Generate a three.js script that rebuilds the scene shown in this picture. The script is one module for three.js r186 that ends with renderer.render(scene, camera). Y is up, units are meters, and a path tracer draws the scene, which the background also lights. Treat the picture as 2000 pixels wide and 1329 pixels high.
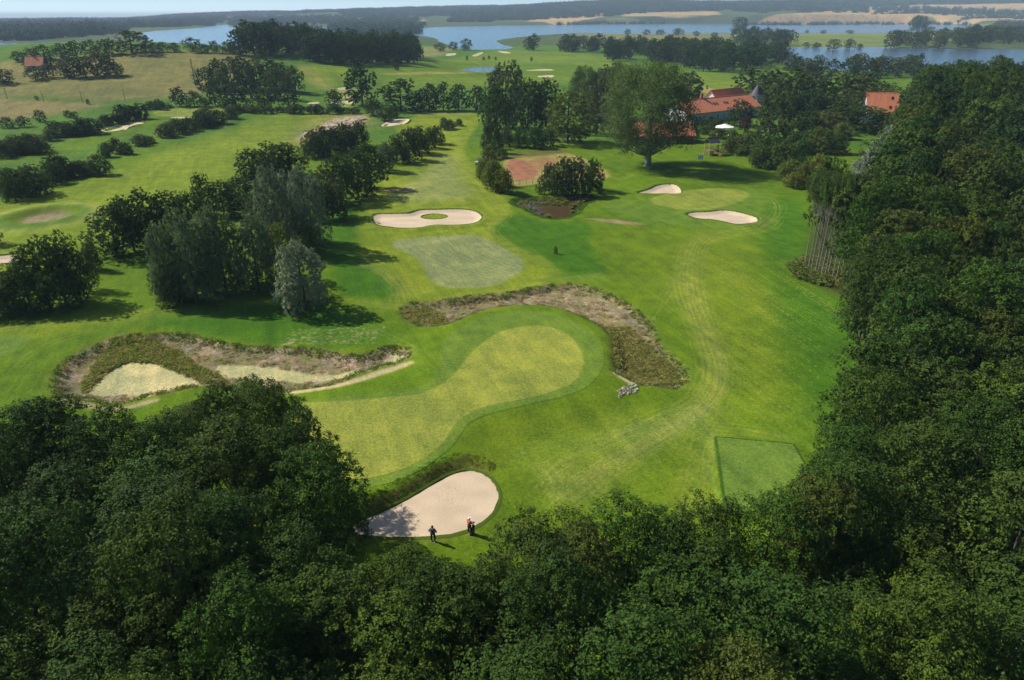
import * as THREE from 'three';
import { mergeGeometries } from 'three/addons/utils/BufferGeometryUtils.js';
import { RoundedBoxGeometry } from 'three/addons/geometries/RoundedBoxGeometry.js';
import { MarchingCubes } from 'three/addons/objects/MarchingCubes.js';
import { Sky } from 'three/addons/objects/Sky.js';

// ------------------------------------------------------------------ camera, sky, sun, exposure
const scene = new THREE.Scene();
const camera = new THREE.PerspectiveCamera(52.992, 1.5059, 0.5, 12000);
camera.position.set(0, 42, 0);
camera.rotation.set(THREE.MathUtils.degToRad(-25.664), 0, 0);
const renderer = new THREE.WebGLRenderer({ antialias: true });
renderer.toneMapping = THREE.LinearToneMapping;
renderer.toneMappingExposure = 1.38;
renderer.shadowMap.enabled = true;
const SUN = new THREE.Vector3(-0.70, 0.66, -0.27).normalize();
const sky = new Sky();
sky.name = 'sky'; sky.scale.setScalar(11000); sky.userData.kind = 'structure';
Object.assign(sky.material.uniforms, {});
sky.material.uniforms.sunPosition.value.copy(SUN);
sky.material.uniforms.turbidity.value = 3.2;
sky.material.uniforms.rayleigh.value = 1.3;
sky.material.uniforms.mieCoefficient.value = 0.004;
scene.add(sky);
scene.environmentIntensity = 0.11;
const sun = new THREE.DirectionalLight(new THREE.Color(1, 0.93, 0.80), 5.0);
sun.position.copy(SUN).multiplyScalar(400); sun.castShadow = true;
sun.shadow.camera.left = sun.shadow.camera.bottom = -350; sun.shadow.camera.right = sun.shadow.camera.top = 350; sun.shadow.camera.far = 1200;
sun.target.position.set(0, 0, -120); sun.position.add(sun.target.position);
scene.add(sun, sun.target);
scene.fog = new THREE.FogExp2(new THREE.Color(0.62, 0.80, 1.0), 0.00011);

// ------------------------------------------------------------------ small tools
function rng(seed) { let s = seed >>> 0 || 1; return () => { s = (s + 0x6D2B79F5) | 0; let t = Math.imul(s ^ (s >>> 15), 1 | s); t = (t + Math.imul(t ^ (t >>> 7), 61 | t)) ^ t; return ((t ^ (t >>> 14)) >>> 0) / 4294967296; }; }
const lerp = THREE.MathUtils.lerp, clamp = THREE.MathUtils.clamp;
const sm = (a, b, x) => { const t = clamp((x - a) / (b - a), 0, 1); return t * t * (3 - 2 * t); };
const used = {};
function numbered(n) { used[n] = (used[n] ?? -1) + 1; return used[n] ? n + '_' + String(used[n]).padStart(3, '0') : n; }
function tag(o, label, category, group, kind) { o.userData.label = label; if (category) o.userData.category = category; if (group) o.userData.group = group; if (kind) o.userData.kind = kind; return o; }
function mesh(name, geo, mat, parent) { const m = new THREE.Mesh(geo, mat); m.name = name; m.castShadow = m.receiveShadow = true; if (parent) parent.add(m); return m; }
function thing(name, x, y, z, turn = 0) { const g = new THREE.Group(); g.name = numbered(name); g.position.set(x, y, z); g.rotation.y = turn; scene.add(g); return g; }
const std = (r, g, b, rough = 0.85, extra = {}) => new THREE.MeshStandardMaterial({ color: new THREE.Color().setRGB(r, g, b), roughness: rough, ...extra });
const css = (r, g, b, a = 1) => { const s = (v) => Math.round(255 * (v <= 0.0031308 ? 12.92 * v : 1.055 * Math.pow(v, 1 / 2.4) - 0.055)); return `rgba(${s(r)},${s(g)},${s(b)},${a})`; };
// tiling value noise, 0..1
function noiseTile(n, cells, seed) {
  const r = rng(seed), g = new Float32Array(cells * cells).map(() => r()), a = new Float32Array(n * n);
  for (let y = 0; y < n; y++) for (let x = 0; x < n; x++) {
    const fx = x / n * cells, fy = y / n * cells, ix = fx | 0, iy = fy | 0; let u = fx - ix, v = fy - iy; u = u * u * (3 - 2 * u); v = v * v * (3 - 2 * v);
    const jx = (ix + 1) % cells, jy = (iy + 1) % cells;
    a[y * n + x] = lerp(lerp(g[iy * cells + ix], g[iy * cells + jx], u), lerp(g[jy * cells + ix], g[jy * cells + jx], u), v);
  }
  return a;
}
const NT = 512, N8 = noiseTile(NT, 8, 11), N32 = noiseTile(NT, 32, 12), N128 = noiseTile(NT, 128, 13), NW = noiseTile(NT, 512, 14);
const tap = (a, u, v) => a[(((v % NT) + NT) % NT | 0) * NT + (((u % NT) + NT) % NT | 0)];

// ------------------------------------------------------------------ terrain
const HILLS = [[-285, -540, 185, 150, 21], [-640, -620, 240, 190, 15], [330, -300, 150, 160, 6]];
const RIDGE = [[-0.8, -12], [-0.5, -8], [-0.25, 44], [0, 66], [0.2, 92], [0.5, 98], [0.8, 98]];
function ridge(s) { if (s <= RIDGE[0][0]) return RIDGE[0][1]; for (let i = 1; i < RIDGE.length; i++) if (s < RIDGE[i][0]) { const [a, b] = RIDGE[i - 1], [c, d] = RIDGE[i]; return b + (d - b) * (s - a) / (c - a); } return 98; }
function hb(x, z) {
  let h = 0;
  for (const [cx, cz, rx, rz, a] of HILLS) { const q = ((x - cx) / rx) ** 2 + ((z - cz) / rz) ** 2; if (q < 12) h += a * Math.exp(-q); }
  const d = -z;
  if (d > 2300) { const A = ridge(x / d), t = sm(2300, 4800, d); h += A * t + 6 * t * Math.sin(x / 390 + d / 700) + 5 * t * Math.sin(x / 210 - d / 330) - sm(4900, 6200, d) * (A + 90); }
  return h;
}
function smooth(p, n = 3) {   // closed Catmull-Rom through the outline
  const o = [], L = p.length;
  for (let i = 0; i < L; i++) { const a = p[(i + L - 1) % L], b = p[i], c = p[(i + 1) % L], d = p[(i + 2) % L];
    for (let k = 0; k < n; k++) { const t = k / n, t2 = t * t, t3 = t2 * t; o.push([0, 1].map((j) => 0.5 * (2 * b[j] + (c[j] - a[j]) * t + (2 * a[j] - 5 * b[j] + 4 * c[j] - d[j]) * t2 + (3 * b[j] - a[j] - 3 * c[j] + d[j]) * t3))); } }
  return o;
}
function region(p, n = 3) {
  const q = n > 1 ? smooth(p, n) : p, xs = q.map((a) => a[0]), zs = q.map((a) => a[1]);
  const r = { q, x0: Math.min(...xs), x1: Math.max(...xs), z0: Math.min(...zs), z1: Math.max(...zs) };
  r.sd = (x, z, far = 40) => {   // signed distance, negative inside
    const bx = Math.max(r.x0 - x, 0, x - r.x1), bz = Math.max(r.z0 - z, 0, z - r.z1); if (bx + bz > far) return bx + bz;
    let m = 1e9, c = false;
    for (let i = 0, j = q.length - 1; i < q.length; j = i++) {
      const [ax, az] = q[j], [cx, cz] = q[i], ex = cx - ax, ez = cz - az, t = clamp(((x - ax) * ex + (z - az) * ez) / (ex * ex + ez * ez + 1e-9), 0, 1), dx = x - ax - ex * t, dz = z - az - ez * t;
      m = Math.min(m, dx * dx + dz * dz);
      if ((az > z) !== (cz > z) && x < (cx - ax) * (z - az) / (cz - az) + ax) c = !c;
    }
    return c ? -Math.sqrt(m) : Math.sqrt(m);
  };
  return r;
}
const ellipse = (cx, cz, rx, rz, n = 20) => Array.from({ length: n }, (_, i) => [cx + rx * Math.cos(i / n * 6.2832), cz + rz * Math.sin(i / n * 6.2832)]);

const GREEN = region([[3.4,-90.5],[6.3,-89.4],[8.3,-86.5],[9.3,-82.5],[9.4,-78.7],[8.7,-75.9],[7.6,-73.6],[5.6,-71.8],[3,-70.2],[0,-69],[-2.4,-68.1],[-4.7,-66.4],[-6.1,-64.3],[-6.8,-62],[-7.6,-59.6],[-8.9,-57.8],[-10.3,-56.3],[-12.2,-55.1],[-14.3,-54.3],[-17.1,-54.4],[-20.5,-56.1],[-23.5,-59.2],[-25.5,-63],[-26,-66.8],[-24.5,-68.6],[-21.6,-69],[-18.1,-69.4],[-14.6,-70],[-11.6,-70.6],[-9.6,-72],[-8.2,-74],[-7.1,-76.2],[-6.3,-79],[-5.5,-81.7],[-4.2,-84.5],[-2.5,-87.3],[0,-89.6]]);
const COLLAR = region([[2.7,-96.3],[6.2,-95.1],[9.8,-91.7],[11.9,-87.3],[12.4,-82.4],[11.8,-78],[10.5,-74.6],[8.7,-72],[6.1,-70.2],[3,-68.8],[0,-67.5],[-2.9,-66.1],[-4.8,-64.3],[-5.5,-62.2],[-6.2,-60.1],[-7.4,-57.9],[-8.7,-56],[-10.5,-54.3],[-12.8,-53.2],[-14.7,-52.8],[-17.7,-53],[-22.4,-55.5],[-25.1,-59.2],[-26.9,-64.1],[-26.9,-67.6],[-24.1,-69.4],[-19.5,-70.3],[-14.8,-71.5],[-11.9,-72.5],[-10.2,-74.1],[-9.3,-76.6],[-9.6,-80.2],[-9.8,-83.2],[-9.3,-86.5],[-7.8,-89.9],[-5.3,-93.2],[-1.6,-95.5]]);
const BUNKERS = [
  region([[-4.7,-56.6],[-3.4,-56.4],[-2.2,-55.3],[-1.5,-53.8],[-1.3,-52.3],[-1.7,-50.6],[-2.6,-49.1],[-3.9,-48],[-5.5,-47.3],[-7.7,-47],[-10,-46.9],[-12,-47],[-13.7,-47.3],[-14.4,-48.3],[-13.4,-49.4],[-11.9,-50.4],[-9.8,-52.3],[-7.6,-54.6],[-6.2,-55.9]]),
  region([[-31.4,-150.8],[-31.3,-153.8],[-27.7,-154.2],[-24,-154.7],[-21.8,-157.4],[-18.5,-157.8],[-12.7,-158.3],[-9.2,-156.9],[-7.4,-153.8],[-6.9,-150.7],[-7.9,-147.4],[-10.2,-145.4],[-14.1,-145],[-17.2,-145],[-20.1,-143.1],[-23.1,-142.7],[-26.3,-143.5],[-29.5,-145.4]]),
  region([[32.3,-174.8],[35.7,-178.1],[38.8,-182.7],[42.6,-184.5],[44.3,-182.1],[44,-176.9],[42.8,-173.6],[38.9,-173.6],[34.3,-173.7]]),
  region([[40.1,-153.6],[41.8,-155.4],[44.9,-155.8],[48.5,-157.1],[50.6,-157.1],[52.3,-155.7],[54.3,-153.1],[55.2,-150.5],[54.2,-147.6],[52.3,-146.4],[49.3,-145.6],[47.4,-147.2],[45.1,-149.3],[41.8,-150.2]]),
  region([[-159.9,-274.3],[-159.7,-280.2],[-160.4,-288.7],[-158,-292.6],[-153,-292.8],[-150.2,-289.1],[-150,-285.4],[-152.5,-281.6],[-150.3,-274.5],[-152.1,-271],[-156.1,-270.9]]),
  region([[-53.4,-287],[-52.7,-296.6],[-50.4,-305.2],[-45.1,-306.9],[-43.8,-302.5],[-44.6,-292.6],[-48.8,-285.8]]),
  region([[-99,-123.4],[-96.9,-124.6],[-94.8,-124.9],[-92.6,-123.1],[-92,-120.2],[-94.5,-119.6],[-96.4,-119.6]]),
];
const BLABEL = ['large pale sand bunker with footprints below the front green', 'long pale sand bunker with a grass island in the middle fairway', 'small triangular sand bunker above the right green', 'kidney shaped sand bunker below the right green', 'curved sand bunker beside the outer left fairway', 'oval sand bunker near the little bushes at the fairway top', 'small sand bunker cut by the left edge of the picture'];
const DITCH_R = region([[-17.3,-98.3],[-16.4,-100.8],[-11.6,-102.1],[-5.9,-104.1],[-0.9,-105.4],[4.3,-108.2],[8.8,-109.9],[13.1,-108.7],[16.9,-104.3],[19.4,-99.3],[20.8,-93.5],[20.7,-87.3],[21.6,-82.5],[22.4,-79.6],[22.3,-76.8],[20.7,-73.9],[18.6,-74.5],[16.1,-74.6],[14,-76.1],[13.2,-77.5],[13.7,-82.5],[13.9,-88.1],[12.9,-91.6],[10.2,-95.4],[7.2,-98.3],[3.2,-99.8],[-0.8,-99.1],[-4,-97.7],[-7,-94.8],[-9.1,-92.2],[-12.1,-91.6],[-14.6,-92.9],[-16.4,-95.4]]);
const DITCH_L = region([[-57.7,-74.9],[-59.4,-79.3],[-59.3,-82.8],[-58.2,-86.2],[-56.9,-88.5],[-54.5,-89.4],[-48.4,-89.7],[-43.9,-88.2],[-39.5,-86.8],[-34.6,-85.8],[-29.5,-85.3],[-23.6,-83.6],[-20.2,-82.8],[-17.5,-85.3],[-14.9,-84.7],[-13.6,-82.4],[-14.8,-80.7],[-17.3,-79.3],[-20.1,-77.2],[-22.5,-74.5],[-27.4,-73.1],[-32.2,-73.1],[-38.5,-74.9],[-43.5,-72.6],[-45.5,-71.3],[-47.5,-70.1],[-51.4,-71],[-55.2,-71.9]]);
const POND = region([[1.8,-166.9],[3.9,-170],[7.7,-169.4],[11.6,-170],[18.2,-172],[19.3,-169.9],[17,-166.4],[14.8,-161.5],[13.4,-155.5],[10.5,-152.5],[7.9,-153.8],[6,-157.4],[4.3,-161.1],[2.5,-163.5]]);
const LAKES = [
  region([[-858,-1751],[-930,-2064],[-952,-2342],[-1131,-2814],[-1110,-2933],[-879,-2342],[-742,-2266],[-661,-2423],[-449,-2194],[-269,-2266],[-205,-2511],[71,-2814],[654,-3201],[1035,-3201],[1682,-3201],[1754,-2814],[1318,-2194],[818,-1708],[599,-1751],[342,-1667],[228,-1667],[150,-1751],[10,-1456],[-34,-1245],[-10,-1006],[-30,-964],[-54,-978],[-93,-1122],[-150,-1456],[-208,-1520],[-288,-1397],[-355,-1292],[-363,-1053],[-423,-1022],[-479,-1022],[-608,-1245]], 2),
  region([[348,-978],[389,-1006],[507,-1022],[563,-964],[657,-950],[820,-912],[528,-580],[366,-580],[315,-601],[274,-612],[263,-661]], 2),
  region([[-959,-1161],[-751,-1161],[-738,-1223],[-676,-1122],[-663,-1022],[-661,-937],[-685,-823]], 2),
];
const FARPOND = region([[-38.1,-594.6],[-32.6,-624.1],[-22.3,-640.1],[-14,-628],[-15.8,-596.8],[-26.2,-576.4],[-34.2,-576.7]], 2);
const TEE = region([[22.1,-62.3],[30.1,-60.9],[29.9,-56.5],[28.6,-51.7],[19.6,-49.2]], 1);
const WATER_Y = -1.2, RING = [-107.25, -153.36];

const wavy = (x, z) => 0.16 * Math.sin(x / 9 + z / 17 + 1) + 0.13 * Math.sin(x / 14 - z / 11) + 0.05 * Math.sin(x / 3.7 + z / 5.1);
function h1(x, z) {   // the course near the camera
  let h = hb(x, z) + wavy(x, z) * sm(-245, -215, z) * sm(-122, -110, x) * (1 - sm(100, 112, x));
  const c = COLLAR.sd(x, z, 14), b0 = BUNKERS[0].sd(x, z, 14);
  const mound = sm(6.5, -0.5, c); h = lerp(h, 0.8, mound);
  h = lerp(0, h, sm(0, 1.5, b0) * 0.9 + 0.1 * sm(0, 5, b0));
  h += 0.35 * sm(2.6, 0.8, Math.abs(b0 - 1.0)) * sm(0.1, 1.2, b0) * sm(14, 6, c) * 0.6;
  for (const k of [1, 2, 3, 6]) { const b = BUNKERS[k].sd(x, z, 8); if (b < 6) { h = lerp(h, 0, sm(4, 0, b)); h += 0.3 * sm(3, 0.6, b) * sm(-0.3, 0.5, b) - 0.4 * sm(0.1, -1.6, b); } }
  { const q = Math.hypot(x - RING[0], z - RING[1]); if (q < 14) h += 0.4 * sm(13, 9, q) * sm(4, 8, q) - 0.7 * sm(7.5, 4, q); }
  const dr = DITCH_R.sd(x, z, 8), dl = DITCH_L.sd(x, z, 8);
  if (dr < 2) { h = lerp(h, -0.75, sm(0.7, -1.9, dr)); }
  if (dl < 2) { h = lerp(h, -0.85, sm(0.8, -2.6, dl)); }
  const p = POND.sd(x, z, 10); if (p < 4) h = lerp(h, -1.1, sm(3.0, -0.8, p));
  const t = TEE.sd(x, z, 6); if (t < 3) h = lerp(h, 0.45, sm(0.75, 0.02, t));
  return h;
}
const lakeSd = (x, z) => Math.min(...LAKES.map((l) => l.sd(x, z, 80)), FARPOND.sd(x, z, 80));
function h2(x, z) {
  let h = hb(x, z);
  const w = lakeSd(x, z); if (w < 60) h = lerp(h, WATER_Y - 0.25, sm(45, 0, w));
  for (const k of [4, 5]) { const b = BUNKERS[k].sd(x, z, 8); if (b < 4) h += 0.3 * sm(3, 0.6, b) * sm(-0.2, 0.7, b) - 0.3 * sm(0.1, -2, b); }
  return h;
}
// a grid of triangles kept where keep(x, z) < 0, cut cleanly along its zero line
function sheet(x0, x1, z0, z1, nx, nz, height, lift, keep, uvOf) {
  const pos = [], uv = [], idx = [], key = new Map(), W = nx + 1;
  const X = (i) => x0 + (x1 - x0) * i / nx, Z = (j) => z0 + (z1 - z0) * j / nz;
  const val = keep ? new Float32Array(W * (nz + 1)) : null;
  if (keep) for (let j = 0; j <= nz; j++) for (let i = 0; i < W; i++) val[j * W + i] = keep(X(i), Z(j));
  const vert = (k, x, z) => { let v = key.get(k); if (v === undefined) { v = pos.length / 3; pos.push(x, height(x, z) + lift, z); uv.push(...uvOf(x, z)); key.set(k, v); } return v; };
  const at = (n) => vert(n, X(n % W), Z(n / W | 0));
  const cut = (a, b) => { const lo = Math.min(a, b), hi = Math.max(a, b), t = val[lo] / (val[lo] - val[hi]), xa = X(lo % W), za = Z(lo / W | 0), xb = X(hi % W), zb = Z(hi / W | 0); return vert(lo * 4e6 + hi + 1e13, lerp(xa, xb, t), lerp(za, zb, t)); };
  const tri = (a, b, c) => {
    if (!keep) return void idx.push(at(a), at(b), at(c));
    const s = [a, b, c], ins = s.filter((n) => val[n] < 0).length;
    if (ins === 3) return void idx.push(at(a), at(b), at(c)); if (!ins) return;
    const poly = [];
    for (let k = 0; k < 3; k++) { const p = s[k], q = s[(k + 1) % 3]; if (val[p] < 0) poly.push(at(p)); if ((val[p] < 0) !== (val[q] < 0)) poly.push(cut(p, q)); }
    for (let k = 1; k + 1 < poly.length; k++) idx.push(poly[0], poly[k], poly[k + 1]);
  };
  for (let j = 0; j < nz; j++) for (let i = 0; i < nx; i++) { const a = j * W + i; tri(a, a + W, a + 1); tri(a + 1, a + W, a + W + 1); }
  const g = new THREE.BufferGeometry();
  g.setAttribute('position', new THREE.Float32BufferAttribute(pos, 3)); g.setAttribute('uv', new THREE.Float32BufferAttribute(uv, 2)); g.setIndex(idx); g.computeVertexNormals();
  return g;
}

// ------------------------------------------------------------------ colours of the ground (what grows or lies there)
const C = { rough: [0.040, 0.106, 0.006], mid: [0.078, 0.136, 0.006], fair: [0.140, 0.184, 0.013], pale: [0.21, 0.225, 0.055], green: [0.178, 0.204, 0.033], collar: [0.092, 0.152, 0.019], dead: [0.19, 0.208, 0.08], field: [0.14, 0.137, 0.040], dirt: [0.23, 0.17, 0.10], sand: [0.50, 0.40, 0.275], algae: [0.37, 0.34, 0.16], clay: [0.25, 0.115, 0.062], straw: [0.26, 0.20, 0.07], litter: [0.030, 0.034, 0.014], reed: [0.10, 0.10, 0.02], tee: [0.098, 0.158, 0.022], wood: [0.016, 0.030, 0.010], wheat: [0.36, 0.25, 0.11] };
const AREAS = [   // [outline, colour, alpha, softness in metres]
  [[[-275.2,-352.1],[-238.1,-356.6],[-195.3,-347],[-172.1,-361.5],[-156,-379.7],[-159.7,-429.1],[-182.6,-527.5],[-206.9,-515.9],[-253.5,-488.7],[-294.2,-450.2],[-339.1,-442.5]], C.field, 1, 4],
  [[[-230.3,-290],[-207.8,-300.6],[-196.9,-319.4],[-191.1,-339],[-216.3,-345],[-249.3,-350.6],[-275.2,-352.1]], [0.17, 0.145, 0.05], 1, 3],
  [[[-126.2,-149.5],[-123.9,-163],[-116.4,-189.7],[-115.2,-238],[-110.6,-294.6],[-101.3,-320.6],[-82.4,-318.8],[-64.1,-296.2],[-69,-248.2],[-76.1,-204.8],[-80.4,-184.8],[-80.9,-141.6],[-83.2,-124.6],[-81.7,-108.4],[-89,-99.5]], C.fair, 0.85, 3],
  [[[-161.1,-204.6],[-153.7,-221.7],[-146.8,-241.5],[-142.3,-280.7],[-144.1,-298.4],[-160.9,-310.9],[-158.7,-266.3],[-158,-228.5],[-165.3,-210.5]], C.mid, 1, 3],
  [[[-139.5,-237.8],[-131.1,-273.8],[-132.5,-318.4],[-121.6,-313.4],[-126.1,-267],[-131.2,-228.7]], C.fair, 0.5, 3],
  [[[-49.3,-296.7],[-34.9,-324.4],[-15.2,-325.1],[-14.4,-283.6],[-16.6,-238.5],[-10.6,-204.8],[-5.5,-184.8],[0,-163],[-1.7,-149.5],[-4.4,-141.5],[-1.6,-134.3],[3.9,-124.5],[7.4,-116],[4.4,-109.3],[-3.4,-103.7],[-11.5,-101.6],[-20.3,-104.9],[-18.6,-110.8],[-22.5,-118.7],[-29.4,-124.6],[-33.9,-141.6],[-36.2,-158.3],[-37.4,-184.8],[-35,-204.9],[-33.7,-229.2],[-43.3,-270.8]], C.fair, 1, 0.6],
  [[[21.8,-149.4],[31.8,-160.5],[60.1,-165.1],[57,-145.2],[43.4,-108.3],[37.8,-83.2],[35.1,-70.9],[32.3,-62.2],[28.5,-64.3],[21.4,-63.2],[18.5,-51.9],[8.3,-47.6],[2.8,-49.7],[-0.5,-53.4],[-2.1,-56.7],[-5.4,-60.3],[-2.9,-65.3],[9.1,-69.8],[15.8,-69.8],[21.2,-72.2],[24.1,-81.7],[23.4,-95.4],[20.9,-108.3],[16.9,-118.7],[15.7,-134.2]], C.mid, 0.9, 2],
  [[[31.3,-134.2],[43.7,-141.4],[52.2,-134.1],[42.6,-108.3],[36.5,-81.7],[34.1,-69.8],[26.4,-68.6],[26.9,-81.7],[29.9,-99.4],[29.8,-113.3]], C.fair, 0.62, 4],
  [[[19,-145.4],[32.4,-145.3],[30.7,-113.3],[25.1,-99.4],[20.9,-108.3],[17.2,-121.5]], C.fair, 0.3, 4],
  [[[-3.5,-65.3],[6,-68.6],[15,-68.6],[20.1,-69.8],[13.9,-62.2],[5.7,-55.9],[0.5,-53.4],[-0.8,-55.9],[-3.8,-60.3]], C.fair, 0.7, 2.5],
  [[[10,-62.2],[23.4,-68.6],[18.9,-50.4],[8.3,-47.6],[4.8,-50.4]], C.fair, 0.4, 4],
  [[[60.6,-162.6],[72,-170.1],[59.2,-130.7],[47.4,-112],[55.8,-99.4],[47.5,-81.7],[34,-62.2],[32.7,-63.2],[35.4,-73.4],[40.1,-91.6],[46.9,-118.6]], C.rough, 0.9, 2.2],
  [[[-3.9,-143.4],[1.2,-153.8],[6.8,-148.6],[16.8,-145.4],[15.3,-130.9],[17.1,-113.3],[11.3,-108.3],[9.2,-116],[5.9,-124.5],[1,-132.6]], C.rough, 0.85, 0.7],
  [[[-34.5,-125.5],[-30.5,-124.3],[-24.5,-117.3],[-21.1,-110.8],[-19.2,-106.7],[-21.7,-103.7],[-25.9,-104.2],[-29.6,-107.4]], C.rough, 0.9, 0.6],
  [[[-43.4,-158.3],[-38.4,-163],[-32.8,-141.6],[-30.3,-124.6],[-35.2,-124.6],[-43.7,-141.6]], C.rough, 0.8, 1.5],
  [[[-55.7,-97.4],[-37.9,-101.6],[-29.1,-99.4],[-19.7,-91.7],[-17.3,-86.5],[-28.6,-85.7],[-39.4,-87.8],[-50.7,-91.7]], C.rough, 0.85, 1.2],
  [[[-80.2,-91.7],[-70.2,-95.8],[-60.2,-97.8],[-52.6,-99.5],[-44.9,-101.6],[-38,-103.8],[-30.3,-104.2],[-36.1,-101.1],[-43.9,-99],[-51.3,-96.6],[-58.1,-93.5],[-65.6,-88.2],[-74.2,-83.3]], C.fair, 0.55, 1.2],
  [[[-29.2,-104.9],[-24.9,-102.6],[-18.1,-101.6],[-10.8,-103.1],[-3.4,-106.5],[7.1,-111.3],[16.2,-113.3],[15.9,-110.3],[7.7,-106.9],[-3.3,-103.3],[-10.6,-100.3],[-17.7,-98.6],[-24.4,-99.9]], C.fair, 0.6, 0.8],
  [[[-73.3,-88.2],[-70.9,-89],[-68,-86.8],[-67.9,-83.3],[-68.9,-81.8],[-71.7,-81.8],[-76.2,-88.2]], C.tee, 0.9, 0.3],
  [[[-24.4,-132.6],[-22.9,-135.7],[-16.5,-137.8],[-11.3,-138.6],[-7.5,-138.6],[-4.4,-135],[-1.4,-129.9],[1.4,-124.2],[2.3,-119.6],[1.6,-115.4],[-0.6,-111.8],[-3,-108.6],[-6.6,-107.4],[-10.7,-107.9],[-13.2,-109.6],[-14.9,-113.3],[-16.5,-119.3],[-19.3,-125.5],[-22.5,-128.6]], C.dead, 0.95, 0.4],
  [[[-31.6,-170.6],[-28.9,-183.6],[-26.8,-197.8],[-24.2,-218.9],[-22.6,-231],[-18.1,-224.8],[-14.4,-197.7],[-10.7,-176],[-10.7,-167.5],[-19.3,-165],[-27,-164]], C.dead, 0.7, 2.5],
  [[[-30,-123.1],[-24.8,-121],[-18.1,-113.3],[-16.3,-108.4],[-17.9,-105.6],[-20,-108.4],[-23.9,-116]], [0.15, 0.16, 0.02], 0.45, 1],
  [[[23.2,-165.4],[30.9,-170.5],[37.4,-170.4],[60.4,-178.4],[66.1,-175.5],[59.6,-157.9],[52.5,-145.2],[39.8,-143.3],[28.3,-147.3],[23.5,-153.7]], C.collar, 0.75, 1.2],
  [[[34,-167.3],[37.6,-171.5],[42.9,-175.2],[52.5,-179.1],[58.9,-177.9],[60.5,-174.5],[59.5,-170.2],[55,-164.7],[48.7,-159.9],[42.2,-158.1],[37.8,-160],[34.6,-162.9]], C.green, 0.95, 0.25],
  [ellipse(-144.91, -321.76, 16, 13), C.green, 0.8, 0.6], [ellipse(-31.99, -322.87, 13, 8), C.green, 0.8, 0.5],
  [[[-2.4,-217.2],[14.7,-230],[20.1,-227.2],[27.4,-204.6],[25.7,-190.9],[6.8,-186],[0.4,-182.9]], C.straw, 0.9, 0.5],
  [[[-1.4,-213.2],[3.4,-217.1],[7.7,-197.7],[1,-189.7]], C.clay, 1, 0.25], [[[4.7,-213.9],[11.5,-222.1],[14.2,-213.9],[9,-201.9]], C.clay, 0.55, 0.4],
  [[[0,-218.8],[14.4,-227.3],[18.8,-232.7],[14,-238.4],[-1.7,-229.1],[-9.8,-220.5],[-7.8,-210.8]], C.reed, 0.8, 0.8],
  [[[-79,-256.6],[-79.8,-267.9],[-77.7,-276.3],[-78.4,-289],[-77.4,-307.1],[-68.2,-316.5],[-62.6,-310.7],[-61.7,-289.5],[-62.2,-276.6],[-71.3,-272.8],[-74.1,-261.1],[-75.5,-252.4]], [0.36, 0.28, 0.19], 1, 0.6],
  [[[-79.8,-248.2],[-85.9,-282.4],[-83.2,-321.8],[-62.6,-323],[-55.3,-283.1],[-66.6,-261.2],[-72.7,-242.2]], C.straw, 0.45, 2],
  [ellipse(-106.60, -152.49, 12, 12), C.pale, 0.8, 1.2], [ellipse(-106.56, -152.06, 9.6, 9.8), C.rough, 0.7, 1], [ellipse(-107.25, -153.36, 7.2, 7.6), C.mid, 1, 0.8], [ellipse(-107.52, -153.80, 5.0, 5.4), [0.20, 0.165, 0.095], 0.9, 0.9],
  [[[-96.6,-119.9],[-90.9,-119.9],[-86.6,-116],[-88.5,-113.4],[-92.1,-113.4]], C.fair, 0.9, 1],
  [[[-108.4,-372.1],[-82.2,-386.2],[-75.6,-541.7],[-24.5,-886.2],[61.3,-886.5],[108.9,-711.9],[65.6,-519.1],[19.3,-456.7],[-30.5,-431.5],[-69.5,-409.6],[-79.3,-358.7]], C.fair, 0.6, 8],
  [[[-94.7,-502],[-77.6,-656.3],[0,-650.7],[80.1,-638.1],[119.9,-570.9],[66.7,-527.9],[-14,-498],[-67.2,-478.6]], C.mid, 0.7, 5],
  [[[-87.7,-481.4],[-50.7,-517.1],[-22.1,-526.4],[-49,-499],[-80.3,-477.1]], C.straw, 0.7, 2], [[[-129,-993],[-67,-964],[-73.5,-885.8],[-77.6,-745.6],[-94.9,-739]], C.straw, 0.6, 4],
  [[[-136.6,-489.8],[-112.5,-504],[-99.2,-456],[-104.3,-410.3],[-119.7,-425.1],[-136.7,-471.2]], C.fair, 0.8, 4], [[[-139.6,-482],[-136.6,-489.8],[-106.1,-417.7],[-85.6,-403.4],[-86,-391.3],[-109.7,-408.7]], C.straw, 0.6, 3],
  [[[-98.2,-402.1],[-89.9,-410.4],[-83.1,-388],[-77.5,-350.1],[-82.7,-344.4],[-86.8,-372.2]], C.pale, 0.9, 1], [[[132,-571.4],[165.2,-522.8],[125.6,-393.1],[102.5,-389.9]], C.fair, 0.7, 4], [[[118.3,-446.7],[122.8,-412.5],[114.9,-404.8],[110.5,-419.2]], C.straw, 0.9, 1],
  [[[219.5,-629],[289.4,-515.3],[232.5,-410.9],[181.3,-458.9]], C.mid, 0.8, 6],
  [[[652,-1703],[888,-1621],[822,-1331],[508,-1024],[384,-993],[399,-1210]], [0.13, 0.165, 0.035], 1, 12], [[[151,-1703],[533,-1621],[394,-1305],[250,-1210],[161,-1305]], [0.16, 0.16, 0.05], 1, 10],
];
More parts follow.
